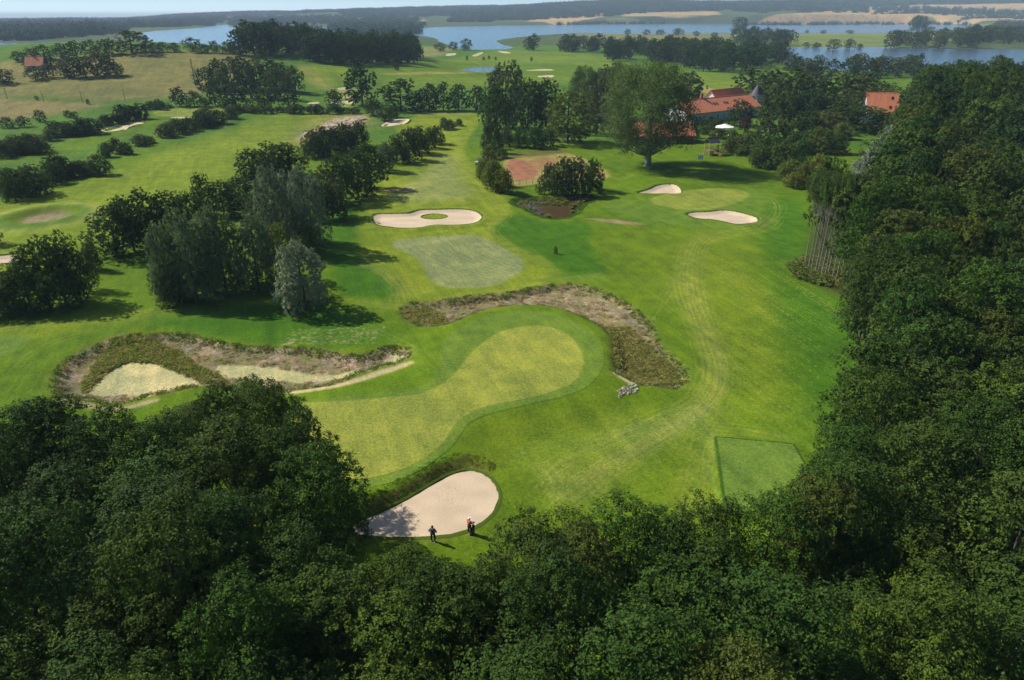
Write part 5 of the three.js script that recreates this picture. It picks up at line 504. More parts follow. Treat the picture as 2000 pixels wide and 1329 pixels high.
 ["wood_tree", "# giant tree from the left in the dark mass at the top right", "giant trees at the top right", [['darkb',2,146.2,-261.3,16.5,5.62], ['dark',2,150.6,-260.7,23.6,7.8], ['darkb',2,141.8,-232.9,20.8,7.53], ['darkb',2,156.7,-253.2,26,8.65], ['dark',2,148,-223.5,21.6,7.72], ['dark',2,164.8,-249.9,27.3,8.88], ['darkb',2,172.7,-246.7,27.6,8.77], ['darkb',2,159.5,-222.4,23,7.99], ['dark',2,179.9,-241.6,28,8.94]]],
 ["sapling", "lone young sapling beside the grey green fairway patch", null, [['olive',1,8.4,-125.5,1.7,0.44]]]
];

const hAt = (x, z) => (rect(T1, 0, x, z) < 0 ? h1(x, z) : h2(x, z));
{
  const rnd = rng(77); let n = 0;
  for (const [name, label, group, list] of TREES) list.forEach(([kind, lod, x, z, h, r], i) => {
    const K = KINDS[kind], low = /bush|shrub/.test(name), which = /woodland/.test(name) || (name === 'wood_tree' && lod < 2) ? 0 : name === 'park_tree' || (!low && !/wood_tree/.test(name)) ? 1 : low ? 2 : 1;
    const shape = K.s[which], p = proto(shape, lod, shape === 'park' || shape === 'spruce' ? 0 : n++ % (lod === 0 ? 4 : 3));
    const o = thing(name, x, hAt(x, z) - 0.05, z, rnd() * 6.28);
    const sxz = r / p.r * (/hedge_bush|garden|village/.test(name) ? 1.25 : 1.02); o.scale.set(sxz, h / p.h, sxz);
    mesh('trunk', p.trunk, barks[kind === 'tall' || kind === 'poplar' ? 1 : 0], o); mesh('crown', p.crown, K.m[i % K.m.length], o);
    const ordinal = label[0] === '#';
    tag(o, ordinal ? (ORD[i] ?? i + 1 + 'th') + label.slice(1) : label, low ? 'bush' : name === 'sapling' ? 'sapling' : 'tree', group);
  });
}
console.log('trees', Object.keys(bank).length);

// ------------------------------------------------------------------ reeds, tufts and rubble: nobody could count them
function bladeTuft(seed, n, len, spread, wide) {
  const r = rng(seed), L = [];
  for (let i = 0; i < n; i++) { const a = r() * 6.283, d = spread * Math.sqrt(r()); L.push([Math.cos(a) * d, len * (0.05 + 0.8 * r()), Math.sin(a) * d, (r() - 0.5) * 1.7, 0.5 + r() * 0.6, (r() - 0.5) * 1.7, 1]); }
  return leafCloud(r, L, len * 1.1, wide, 0.2);
}
function scatter(name, label, category, geo, mat, spots, colours) {   // spots: [x, y, z, size, tone]
  const m = new THREE.InstancedMesh(geo, mat, spots.length), M = new THREE.Matrix4(), q = new THREE.Quaternion(), Y = new THREE.Vector3(0, 1, 0), r = rng(name.length * 7 + spots.length), c = new THREE.Color();
  spots.forEach(([x, y, z, s, k], i) => { q.setFromAxisAngle(Y, r() * 6.283); M.compose(new THREE.Vector3(x, y, z), q, new THREE.Vector3(s, s * (0.8 + r() * 0.4), s)); m.setMatrixAt(i, M); if (colours) { const [a, b, d] = colours[k ?? (r() * colours.length | 0)], v = 0.8 + r() * 0.4; m.setColorAt(i, c.setRGB(a * v, b * v, d * v)); } });
  m.name = name; m.castShadow = m.receiveShadow = true; tag(m, label, category, null, 'stuff'); scene.add(m); return m;
}
const bladeMat = new THREE.MeshPhysicalMaterial({ color: 0xffffff, roughness: 0.95, vertexColors: true, specularIntensity: 0.1, transmission: 0.4, thickness: 0, side: THREE.DoubleSide });
{
  const r = rng(404), tuft = bladeTuft(9, 16, 0.28, 0.44, 0.08), low = bladeTuft(10, 14, 0.18, 0.36, 0.07);
  const inDitch = (reg, n, want) => { const o = []; for (let t = 0; o.length < n && t < n * 30; t++) { const x = lerp(reg.x0, reg.x1, r()), z = lerp(reg.z0, reg.z1, r()), d = reg.sd(x, z), k = want(x, z, d); if (k) o.push([x, h1(x, z), z, k[0], k[1]]); } return o; };
  const REED = [[0.30, 0.31, 0.07], [0.17, 0.25, 0.04], [0.42, 0.34, 0.14], [0.50, 0.41, 0.26]];
  const east = region([[14.2,-93],[17.6,-93],[19.4,-86.1],[21.6,-79.2],[21,-75.1],[17.4,-74.9],[14.1,-76.5],[13.6,-79.9],[14,-84.5]], 1), west = region([[-17.3,-98.4],[-13.9,-100.9],[-11.3,-98.4],[-9.2,-93],[-12.9,-92.1],[-15.9,-94.5]], 1);
  scatter('ditch_reeds', 'yellow green reeds growing in the dry ditch behind the front green', 'reeds', tuft, bladeMat, inDitch(DITCH_R, 1900, (x, z, d) => { if (d > -0.2) return null; const n = tap(N32, x * 12, z * 12), e = Math.min(east.sd(x, z), west.sd(x, z)); if (e < 0) return r() < 0.8 ? [0.8 + r() * 0.6, r() < 0.7 ? 0 : 2] : null; return n > 0.55 && r() < 0.35 ? [0.5 + r() * 0.5, r() < 0.7 ? 3 : 2] : null; }), REED);
  const alg = ALGAE.map((p) => region(p)), ridgeReeds = region([[-57.1,-88.5],[-51.6,-88.5],[-46.3,-84.9],[-42.6,-81.1],[-36.9,-76.8],[-39.1,-75.9],[-44.9,-80],[-48.6,-82.1],[-52.2,-82.4],[-53.8,-78.9],[-53,-73.8],[-54.2,-74.8],[-56,-81.1]], 1);
  scatter('pond_reeds', 'green and brown reeds around the pale algae of the drying pond', 'reeds', tuft, bladeMat, inDitch(DITCH_L, 1700, (x, z, d) => { if (alg.some((a) => a.sd(x, z) < 0)) return null; if (ridgeReeds.sd(x, z) < 0) return [0.9 + r() * 0.7, r() < 0.6 ? 0 : r() < 0.5 ? 1 : 2]; if (d > -0.5) return null; const n = tap(N32, x * 12, z * 12 + 60); return n > 0.6 && r() < 0.3 ? [0.5 + r() * 0.4, r() < 0.5 ? 3 : 2] : null; }), REED);
  const edge = []; const b0 = BUNKERS[0];
  for (let t = 0; t < 60000 && edge.length < 420; t++) { const x = lerp(b0.x0 - 3, b0.x1 + 2, r()), z = lerp(b0.z0 - 4, b0.z1 + 1, r()), d = b0.sd(x, z), slope = h1(x, z); if (d > 0.02 && d < 2.2 && slope > 0.12) edge.push([x, slope, z, 0.3 + r() * 0.4, slope > 0.15 && slope < 0.75 ? (r() < 0.6 ? 1 : 0) : 0]); }
  for (const reg of [DITCH_R, DITCH_L]) for (let t = 0, c = 0; t < 40000 && c < 900; t++) { const x = lerp(reg.x0 - 2, reg.x1 + 2, r()), z = lerp(reg.z0 - 2, reg.z1 + 2, r()), d = reg.sd(x, z); if (d > -1.3 && d < 0.3 && COLLAR.sd(x, z) > 0.3) { edge.push([x, h1(x, z), z, 0.6 + r() * 0.9, r() < 0.75 ? 0 : 1]); c++; } }
  for (let t = 0, c = 0; t < 20000 && c < 900; t++) { const x = lerp(POND.x0 - 3, POND.x1 + 3, r()), z = lerp(POND.z0 - 3, POND.z1 + 3, r()), d = POND.sd(x, z); if (d > -0.2 && d < 2.5) { edge.push([x, h1(x, z), z, 1 + r() * 0.8, 0]); c++; } }
  { const zm = (POND.z0 + POND.z1) / 2, pr = []; for (let t = 0; t < 9000 && pr.length < 110; t++) { const x = lerp(POND.x0, POND.x1, r()), z = lerp(POND.z0, POND.z1, r()), d = POND.sd(x, z); if (d < 0.3 && (d > -0.9 || (z < zm - 2 && x < (POND.x0 + POND.x1) / 2 + 3 && r() < 0.5))) pr.push([x, -0.55, z, 1.1 + r() * 1.2, r() < 0.7 ? 1 : 0]); } scatter('pond_rushes', 'rushes standing in the edge of the small muddy brown pond', 'rushes', bladeTuft(12, 12, 0.4, 0.3, 0.07), bladeMat, pr, REED); }
  scatter('rough_grass', 'long grass on the banks of the bunker, the ditches and the brown pond', 'grass', low, bladeMat, edge, [[0.11, 0.21, 0.022], [0.27, 0.21, 0.085]]);
  // long grass and saplings at the foot of the right wood
  const foot = []; const wf = region([[51.1,-118.6],[50,-112],[52.3,-108.7],[55.4,-107.8],[55.6,-97.3],[52.7,-88.1],[56.5,-89.8],[60.8,-108.2],[60,-118.6],[56.1,-122.9]], 1);
  for (let t = 0; t < 20000 && foot.length < 1800; t++) { const x = lerp(wf.x0, wf.x1, r()), z = lerp(wf.z0, wf.z1, r()); if (wf.sd(x, z) < 0) foot.push([x, h1(x, z), z, 1.4 + r() * 1.4, r() < 0.7 ? 0 : 1]); }
  scatter('undergrowth', 'tangled undergrowth below the bare trunks at the wood edge', 'undergrowth', tuft, bladeMat, foot, [[0.14, 0.19, 0.035], [0.26, 0.23, 0.08]]);
  const stone = new THREE.IcosahedronGeometry(0.5, 1); { const p = stone.attributes.position, v = new THREE.Vector3(); for (let i = 0; i < p.count; i++) { v.fromBufferAttribute(p, i); v.multiplyScalar(0.8 + 0.35 * Math.abs(Math.sin(v.x * 9 + v.y * 7 + v.z * 5))); p.setXYZ(i, v.x, v.y * 0.6, v.z); } stone.computeVertexNormals(); }
  const heap = region([[12.9,-72.4],[13.7,-73.4],[15.1,-74.5],[15.9,-73.8],[15.3,-72.4],[13.9,-71.4],[12.9,-70.8]], 1), rocks = []; for (let t = 0; t < 4000 && rocks.length < 70; t++) { const x = lerp(heap.x0, heap.x1, r()), z = lerp(heap.z0, heap.z1, r()); if (heap.sd(x, z) < 0) rocks.push([x, h1(x, z) + 0.03, z, 0.14 + r() * 0.3]); }
  scatter('stone_rubble', 'scatter of pale rubble stones at the tip of the ditch', 'stones', stone, std(1, 1, 1, 0.9), rocks, [[0.24, 0.21, 0.16], [0.17, 0.15, 0.11], [0.30, 0.27, 0.22]]);
  const soil = region([[-78.2,-256.6],[-78.7,-267.9],[-76.5,-277.6],[-76.9,-295.8],[-67.6,-313.5],[-62.9,-307.7],[-63,-280.3],[-71.3,-272.8],[-74.9,-261.1]], 1), clods = []; for (let t = 0; t < 6000 && clods.length < 420; t++) { const x = lerp(soil.x0, soil.x1, r()), z = lerp(soil.z0, soil.z1, r()); if (soil.sd(x, z) < -1) clods.push([x, h2(x, z) - 0.1, z, 1 + r() * 2.6]); }
  scatter('earth_heaps', 'heaps of pale dug earth beside the long fairway', 'earth', stone, std(1, 1, 1, 1), clods, [[0.34, 0.26, 0.17], [0.28, 0.21, 0.13], [0.38, 0.31, 0.22]]);
}
// distant woods that read as one mass
{
  const r = rng(808);
  const patch = (seed, n, rad, hh) => { const q = rng(seed), L = []; for (let i = 0; i < n; i++) { const a = q() * 6.283, d = rad * Math.sqrt(q()), cx = Math.cos(a) * d, cz = Math.sin(a) * d, rr = 4.5 + q() * 3, top = hh * (0.75 + q() * 0.4), tone = 0.75 + q() * 0.5; for (let k = 0; k < 46; k++) { let x = q() * 2 - 1, y = q() * 2 - 1, z = q() * 2 - 1; const l = Math.hypot(x, y, z) || 1; x /= l; y /= l; z /= l; L.push([cx + x * rr, Math.max(0.3, top * 0.5 + y * top * 0.5), cz + z * rr, x + (q() - 0.5), y + 0.5, z + (q() - 0.5), tone]); } } return leafCloud(q, L, 3.0, 2.4, 0.25); };
  const woodMat = leafMat(0.042, 0.072, 0.026, 0.9, 0), fields = FARFIELDS.map(([p]) => region(p, 1));
  const place = (geo, name, label, spots) => scatter(name, label, 'wood', geo, woodMat, spots, [[1, 1, 1], [1.3, 1.2, 1], [0.7, 0.8, 0.9], [1.1, 1.25, 0.9]]);
  const ridgeSpots = [];
  for (let t = 0; t < 60000 && ridgeSpots.length < 7500; t++) { const d = 3250 + 1900 * Math.sqrt(r()), x = (r() * 1.75 - 0.875) * d, z = -d; if (fields.some((f) => f.sd(x, z) < 12) || lakeSd(x, z) < 60) continue; const open = tap(N8, x * 0.09 + 500, z * 0.14); if (open < 0.42 && d < 4500) continue; ridgeSpots.push([x, h2(x, z) - 1, z, 0.9 + r() * 0.4]); }
  place(patch(1, 15, 26, 17), 'ridge_forest', 'hazy forest covering the hills along the skyline', ridgeSpots);
  const belts = [[[-1072,-1358],[-1043,-1621],[-890,-1546],[-971,-1894],[-1251,-2447],[-2205,-3681],[-2109,-2691]], [[-950,-1201],[-777,-1201],[-805,-1397],[-867,-1667],[-1071,-2064],[-1198,-1948],[-1312,-1667]], [[-1123,-2194],[-1027,-2511],[-1220,-3201],[-1413,-3710],[-1598,-3355],[-1369,-2511]], [[-1018,-2705],[-737,-2705],[-369,-2705],[-375,-3061],[-959,-3523],[-1318,-3523]], [[-507,-2064],[-399,-1948],[-338,-2064],[-278,-2266],[-313,-2705],[-479,-2933],[-627,-2705]], [[-609,-1667],[-523,-1590],[-383,-1397],[-359,-1456],[-456,-1667],[-626,-1948],[-719,-2064]], [[-277,-2705],[0,-2933],[83,-3061],[96,-3523],[-218,-3201]], [[83,-3061],[719,-3523],[1126,-3523],[1251,-3917],[799,-3917],[144,-3523]], [[1099,-3437],[1461,-3355],[1824,-3437],[1875,-3061],[2109,-2814],[2396,-3201],[2130,-3917],[1331,-3917]], [[1325,-2064],[1387,-1845],[1883,-2511],[1643,-2511]], [[-392,-1590],[-280,-1456],[-205,-1667],[-250,-1948],[-378,-1845]]].map((p) => region(p, 1)), spots = [];
  const single = patch(4, 4, 9, 16);
  for (const b of belts) { const n = clamp((b.x1 - b.x0) * (b.z1 - b.z0) / 1500, 40, 420); for (let t = 0, c = 0; t < 9000 && c < n; t++) { const x = lerp(b.x0, b.x1, r()), z = lerp(b.z0, b.z1, r()); if (b.sd(x, z) > 0 || tap(N8, x * 0.3, z * 0.3) < 0.3) continue; spots.push([x, Math.max(h2(x, z), WATER_Y) - 0.5, z, 0.7 + r() * 0.6]); c++; } }
  place(single, 'shore_woods', 'bands of distant trees along the lake shores', spots);
  const hedges = [], lines = [[[940,-2946],[1096,-2880],[1478,-3115],[1845,-3021],[2197,-3085]], [[957,-2815],[1301,-2948],[1762,-2881]], [[1557,-3287],[1816,-3398],[2024,-3322],[2295,-3226]], [[154,-2832],[373,-3056],[635,-3124]]];
  for (const l of lines) for (let i = 0; i + 1 < l.length; i++) for (let k = 0; k < 34; k++) { const t = r(); const x = lerp(l[i][0], l[i + 1][0], t) + (r() - 0.5) * 14, z = lerp(l[i][1], l[i + 1][1], t) + (r() - 0.5) * 14; hedges.push([x, h2(x, z) - 1, z, 0.4 + r() * 0.5]); }
  place(single, 'distant_hedges', 'thin hedges crossing the tan fields beyond the lake', hedges);
}
// ------------------------------------------------------------------ houses
const roofTex = (() => { const n = 256, cv = document.createElement('canvas'); cv.width = cv.height = n; const c = cv.getContext('2d'), r = rng(21); for (let j = 0; j < 16; j++) for (let i = 0; i < 16; i++) { const v = 0.82 + r() * 0.34; c.fillStyle = css(0.56 * v, 0.185 * v, 0.078 * v); c.fillRect(i * 16, j * 16, 16, 16); } const t = new THREE.CanvasTexture(cv); t.colorSpace = THREE.SRGBColorSpace; t.wrapS = t.wrapT = THREE.RepeatWrapping; t.magFilter = THREE.LinearFilter; return t; })();
const M = { wall: std(0.62, 0.62, 0.6, 0.9), brick: std(0.23, 0.085, 0.05, 0.95), slate: std(0.04, 0.039, 0.04, 0.7), pane: std(0.02, 0.025, 0.03, 0.12), white: std(0.75, 0.75, 0.74, 0.6), timber: std(0.21, 0.105, 0.05, 0.85), pale: std(0.42, 0.28, 0.16, 0.85), tin: std(0.25, 0.26, 0.27, 0.5), black: std(0.015, 0.015, 0.016, 0.7), cloth: std(0.72, 0.7, 0.66, 0.95) };
const box = (w, h, d, x = 0, y = 0, z = 0) => new THREE.BoxGeometry(w, h, d).translate(x, y, z);
function roofGeo(L, W, rise, over) {   // two sloping slabs and a ridge
  const half = W / 2 + over, len = Math.hypot(half, rise * half / (W / 2)), a = Math.atan2(rise, W / 2), out = [];
  for (const s of [-1, 1]) { const g = new THREE.BoxGeometry(L + 2 * over, 0.22, len); g.translate(0, 0.11, len / 2); g.rotateX(a); if (s < 0) g.rotateY(Math.PI); g.translate(0, rise, 0); out.push(g); }
  out.push(new THREE.CylinderGeometry(0.2, 0.2, L + 2 * over, 8).rotateZ(Math.PI / 2).translate(0, rise + 0.2, 0));
  const g = mergeGeometries(out.map((q) => q.toNonIndexed())), uv = g.attributes.uv, p = g.attributes.position; for (let i = 0; i < uv.count; i++) uv.setXY(i, p.getX(i) / 5, (p.getZ(i) + p.getY(i)) / 5); return g;
}
const gable = (W, rise, L) => { const s = new THREE.Shape(); s.moveTo(-W / 2, 0); s.lineTo(W / 2, 0); s.lineTo(0, rise); s.closePath(); return new THREE.ExtrudeGeometry(s, { depth: L, bevelEnabled: false }).rotateY(Math.PI / 2).translate(-L / 2, 0, 0); };
const tileMat = new THREE.MeshStandardMaterial({ map: roofTex, roughness: 0.85, bumpMap: bumpRep(3, 3), bumpScale: 0.04 });
function house(name, label, A, B, W, wallH, rise, wallMat, wins, extra) {
  const dx = B[0] - A[0], dz = B[1] - A[1], L = Math.hypot(dx, dz), g = thing(name, (A[0] + B[0]) / 2, hAt((A[0] + B[0]) / 2, (A[1] + B[1]) / 2), (A[1] + B[1]) / 2, -Math.atan2(dz, dx));
  tag(g, label, 'house');
  mesh('wall', mergeGeometries([box(L, wallH + 1, W, 0, wallH / 2 - 0.5, -W / 2).toNonIndexed(), gable(W - 0.02, rise - 0.15, L - 0.02).translate(0, wallH, -W / 2)]), wallMat, g);
  const roof = mesh('roof', roofGeo(L, W, rise, 0.6), tileMat, g); roof.position.set(0, wallH, -W / 2);
  for (const [u, y, w, h] of wins) { const win = mesh('window', mergeGeometries([box(w + 0.2, 0.1, 0.12, 0, h / 2 + 0.05, 0), box(w + 0.2, 0.14, 0.2, 0, -h / 2 - 0.07, 0.03), box(0.1, h, 0.12, -w / 2 - 0.05, 0, 0), box(0.1, h, 0.12, w / 2 + 0.05, 0, 0), box(0.07, h, 0.1, 0, 0, 0)]), M.white, g); win.position.set(u * L / 2, y, 0.06); mesh('pane', box(w, h, 0.04, 0, 0, -0.03), M.pane, win); }
  if (extra) extra(g, L, roof);
  return g;
}
const skylight = (roof, x, t, W, rise) => { const a = Math.atan2(rise, W / 2), m = mesh('skylight', box(0.95, 0.16, 1.4), M.slate, roof); m.position.set(x, rise * (1 - t) + 0.32, W / 2 * t); m.rotation.x = a; const p = mesh('pane', box(0.75, 0.03, 1.2, 0, 0.09, 0), M.pane, m); return p; };
const wins = (n, a, b, y, w, h) => Array.from({ length: n }, (_, i) => [lerp(a, b, n > 1 ? i / (n - 1) : 0.5), y, w, h]);
house('manor_house', 'long white manor house with an orange tiled roof and skylights', [71.11, -289.31], [109.32, -315.57], 14, 4.3, 4.1, M.wall, wins(11, -0.93, 0.93, 1.9, 1.15, 1.7), (g, L, roof) => { for (const x of [-3.2, -1.6, 3.4, 5.0]) skylight(roof, x, 0.5, 14, 4.1); mesh('chimney', box(1.1, 2, 0.9, -7, 5.4, -0.6), M.brick, roof); });
house('manor_wing', 'orange roofed rear wing of the manor half hidden by its ridge', [92.96, -323.77], [109.98, -336.83], 9, 5, 4.4, M.wall, wins(3, -0.6, 0.6, 2.4, 1.1, 1.5));
house('red_roof_house', 'white house with a steep red tiled roof beside the giant trees', [143.01, -285.62], [154.25, -283.90], 12, 4.2, 7, M.wall, wins(4, -0.75, 0.75, 2.1, 1.1, 1.5), (g, L, roof) => { skylight(roof, 3.4, 0.28, 12, 7); skylight(roof, 2.4, 0.74, 12, 7); mesh('gable_trim', box(0.18, 0.5, 12.6, -L / 2 - 0.62, 0.1, 0), M.white, roof); });
house('brick_barn', 'low red brick barn with an orange roof behind the huge park tree', [41.75, -246.02], [64.06, -247.55], 9, 3, 3.6, M.brick, wins(4, -0.7, 0.7, 1.5, 1.0, 1.0));
house('farmhouse', 'small farmhouse with an orange roof among trees on the hill', [-280.13, -422.54], [-271.83, -424.49], 8, 2.6, 4.2, M.wall, wins(3, -0.6, 0.6, 1.4, 1.0, 1.2), (g, L, roof) => mesh('chimney', box(0.8, 1.6, 0.8, -1, 4.9, -0.4), M.brick, roof));
house('lake_cottage', 'tiny pale house standing on the slope across the lake', ...[[389,-3342],[407,-3336]], 10, 5, 5, M.wall, []);
{
  const T = [109.45, -322.36], g = thing('manor_tower', T[0], hAt(...T), T[1], 0.55);
  tag(g, 'white square tower with a dark pointed cupola beside the manor', 'tower');
  mesh('wall', box(4.4, 8.0, 4.4, 0, 3.6, 0), M.wall, g);
  for (const a of [0, Math.PI / 2, Math.PI, -Math.PI / 2]) { const w = mesh('window', box(1.1, 1.7, 0.12), M.white, g); w.position.set(Math.sin(a) * 2.23, 5.6, Math.cos(a) * 2.23); w.rotation.y = a; mesh('pane', box(0.85, 1.45, 0.04, 0, 0, 0.07), M.pane, w); }
  mesh('cornice', box(4.9, 0.35, 4.9, 0, 7.6, 0), M.white, g);
  const cup = mesh('cupola', new THREE.LatheGeometry([[3.5, 0], [3.0, 0.4], [2.4, 1.1], [2.0, 1.9], [1.2, 3.2], [0.5, 4.3], [0.2, 5.0], [0.06, 5.7]].map(([a, b]) => new THREE.Vector2(a, b)), 8).translate(0, 7.7, 0), M.slate, g); mesh('spike', new THREE.CylinderGeometry(0.03, 0.06, 1.8, 6).translate(0, 14.0, 0), M.tin, cup);
}
// ------------------------------------------------------------------ garden and course furniture
function at(name, px, label, category, turn = 0) { const g = thing(name, px[0], hAt(px[0], px[1]), px[1], turn); tag(g, label, category); return g; }
{ const g = at('parasol', [80.33, -266.96], 'big square white parasol in the garden before the manor', 'parasol', 0.4);
  mesh('pole', new THREE.CylinderGeometry(0.05, 0.05, 3.2, 8).translate(0, 1.6, 0), M.timber, g); mesh('base', box(0.9, 0.15, 0.9, 0, 0.07, 0), M.tin, g);
  const can = mesh('canopy', new THREE.ConeGeometry(3.5, 1.0, 8, 1, true).rotateY(Math.PI / 8).translate(0, 3.2, 0), new THREE.MeshStandardMaterial({ color: new THREE.Color().setRGB(0.76, 0.75, 0.71), roughness: 0.95, side: THREE.DoubleSide }), g); mesh('valance', new THREE.CylinderGeometry(3.5, 3.52, 0.3, 8, 1, true).rotateY(Math.PI / 8).translate(0, 2.55, 0), can.material, can); for (let k = 0; k < 4; k++) mesh('rib', new THREE.CylinderGeometry(0.02, 0.02, 2.4, 5).rotateZ(1.1).translate(1.1, 2.6, 0).rotateY(k * Math.PI / 2), M.timber, g); }
for (const [p, l] of [[[76.77, -262.42], 'white garden table left under the parasol'], [[80.45, -259.95], 'white garden table right of the parasol'], [[101.77, -265.68], 'white garden table on the terrace beside the birch']]) { const g = at('garden_table', p, l, 'table'); mesh('table_top', new THREE.CylinderGeometry(0.9, 0.9, 0.06, 16).translate(0, 0.75, 0), M.white, g); for (let k = 0; k < 4; k++) mesh('leg', new THREE.CylinderGeometry(0.03, 0.03, 0.74, 6).translate(0.6 * Math.cos(k * 1.571 + 0.78), 0.37, 0.6 * Math.sin(k * 1.571 + 0.78)), M.white, g); }
{ const g = at('playground_tower', [64.47, -225.64], 'brown wooden playground tower with a roof and ramps beside the garden', 'playground', 0.35);
  for (const x of [-1.6, 1.6]) for (const z of [-1.4, 1.4]) mesh('post', box(0.16, 4.2, 0.16, x, 2.1, z), M.pale, g);
  mesh('platform', box(3.5, 0.14, 3.1, 0, 1.5, 0), M.timber, g); const rf = mesh('roof', roofGeo(3.4, 3.0, 1.1, 0.25), M.slate, g); rf.position.y = 4.1;
  for (const z of [-1.4, 1.4]) for (const y of [1.9, 2.25, 2.6]) mesh('rail', box(3.3, 0.1, 0.05, 0, y, z), M.timber, g);
  for (let k = 0; k < 5; k++) mesh('plank', box(0.28, 1.4, 0.05, -1.5 + k * 0.34, 0.8, 1.5), M.pale, g);
  const sl = mesh('slide', mergeGeometries([box(0.7, 0.06, 3.2), box(0.06, 0.25, 3.2, 0.35, 0.1, 0), box(0.06, 0.25, 3.2, -0.35, 0.1, 0)]), M.timber, g); sl.position.set(0.9, 0.85, 2.8); sl.rotation.x = 0.46;
  for (const x of [2.4, 5.2]) for (const s of [-1, 1]) { const l = mesh('swing_leg', box(0.14, 2.9, 0.14), M.timber, g); l.position.set(x, 1.35, s * 0.7); l.rotation.x = -s * 0.42; } mesh('swing_beam', box(3.8, 0.16, 0.16, 3.6, 2.7, 0), M.timber, g);
  for (const x of [3.2, 4.2]) { const s = mesh('swing_seat', box(0.45, 0.05, 0.2, x, 0.6, 0), M.black, g); for (const k of [-0.2, 0.2]) mesh('chain', box(0.03, 2.05, 0.03, x + k, 1.65, 0), M.tin, s); } }
{ const g = at('notice_board', [58.88, -216.51], 'small white board on posts on the shaded lawn edge', 'board', -0.2); mesh('panel', box(1.5, 1.3, 0.06, 0, 1.1, 0), M.white, g); for (const x of [-0.6, 0.6]) mesh('post', box(0.08, 1.7, 0.08, x, 0.85, -0.08), M.timber, g); }
{ const g = at('utility_cart', [-9.65, -210.07], 'small cream utility cart with a dark roof at the fairway edge', 'cart', 1.1), cream = std(0.5, 0.44, 0.3, 0.5);
  const body = mesh('body', mergeGeometries([new RoundedBoxGeometry(1.3, 0.45, 1.2, 2, 0.1).translate(0, 0.62, 0.75), new RoundedBoxGeometry(1.3, 0.2, 1.2, 2, 0.06).translate(0, 0.5, -0.1), new RoundedBoxGeometry(1.4, 0.5, 1.3, 2, 0.08).translate(0, 0.85, -1.0)]), cream, g); mesh('headlight', box(0.22, 0.12, 0.04, -0.4, 0.68, 1.37), M.white, body); mesh('headlight', box(0.22, 0.12, 0.04, 0.4, 0.68, 1.37), M.white, body);
  mesh('seat', box(1.1, 0.5, 0.45, 0, 0.95, -0.15), M.black, g); mesh('roof', new RoundedBoxGeometry(1.4, 0.1, 1.7, 2, 0.04).translate(0, 2.0, 0), M.black, g);
  for (const x of [-0.62, 0.62]) for (const z of [-0.75, 0.75]) mesh('roof_post', box(0.05, 1.3, 0.05, x, 1.35, z), M.black, g);
  for (const x of [-0.68, 0.68]) for (const z of [-1.0, 0.95]) { const w = mesh('wheel', new THREE.TorusGeometry(0.22, 0.1, 8, 16).rotateY(Math.PI / 2).translate(x, 0.32, z), M.black, g); mesh('rim', new THREE.CylinderGeometry(0.16, 0.16, 0.14, 12).rotateZ(Math.PI / 2).translate(x, 0.32, z), M.tin, w); } }
[[[-244.33, -348.22], 'first'], [[-222.90, -341.71], 'second'], [[-204.56, -341.88], 'third'], [[-188.69, -350.52], 'fourth']].forEach(([p, o]) => { const g = at('utility_pole', p, o + ' thin wooden pole from the left along the field track', 'pole'); g.userData.group = 'poles along the field track'; mesh('post', new THREE.CylinderGeometry(0.09, 0.14, 5.4, 7).translate(0, 2.5, 0), M.timber, g); mesh('cross_arm', box(1.2, 0.1, 0.1, 0, 4.8, 0), M.timber, g); });
{ const g = at('flagstick', [52.63, -662.74], 'distant white flag on its stick on the far course', 'flag'); mesh('stick', new THREE.CylinderGeometry(0.04, 0.04, 3, 6).translate(0, 1.5, 0), M.white, g); mesh('flag', box(0.9, 0.6, 0.03, 0.45, 2.7, 0), M.white, g); }
{ const P0 = [0.41, -182.35], P1 = [7.25, -185.96], P2 = [25.81, -189.62], g = thing('court_fence', P0[0], hAt(...P0), P0[1]); tag(g, 'low post and rail fence along the near side of the clay court', 'fence');
  let prev = null; for (const [a, b, n] of [[P0, P1, 4], [P1, P2, 9]]) for (let i = prev ? 1 : 0; i <= n; i++) { const x = lerp(a[0], b[0], i / n), z = lerp(a[1], b[1], i / n), y = hAt(x, z) - g.position.y; mesh('post', box(0.09, 1.7, 0.09, x - P0[0], y + 0.75, z - P0[1]), M.tin, g); if (prev) for (const h of [0.5, 1.45]) { const dx = x - prev[0], dz = z - prev[1], l = Math.hypot(dx, dz), r = mesh('rail', box(l - 0.1, 0.05, 0.05), M.tin, g); r.position.set((x + prev[0]) / 2 - P0[0], (y + prev[2]) / 2 + h, (z + prev[1]) / 2 - P0[1]); r.rotation.y = -Math.atan2(dz, dx); } prev = [x, z, y]; } }
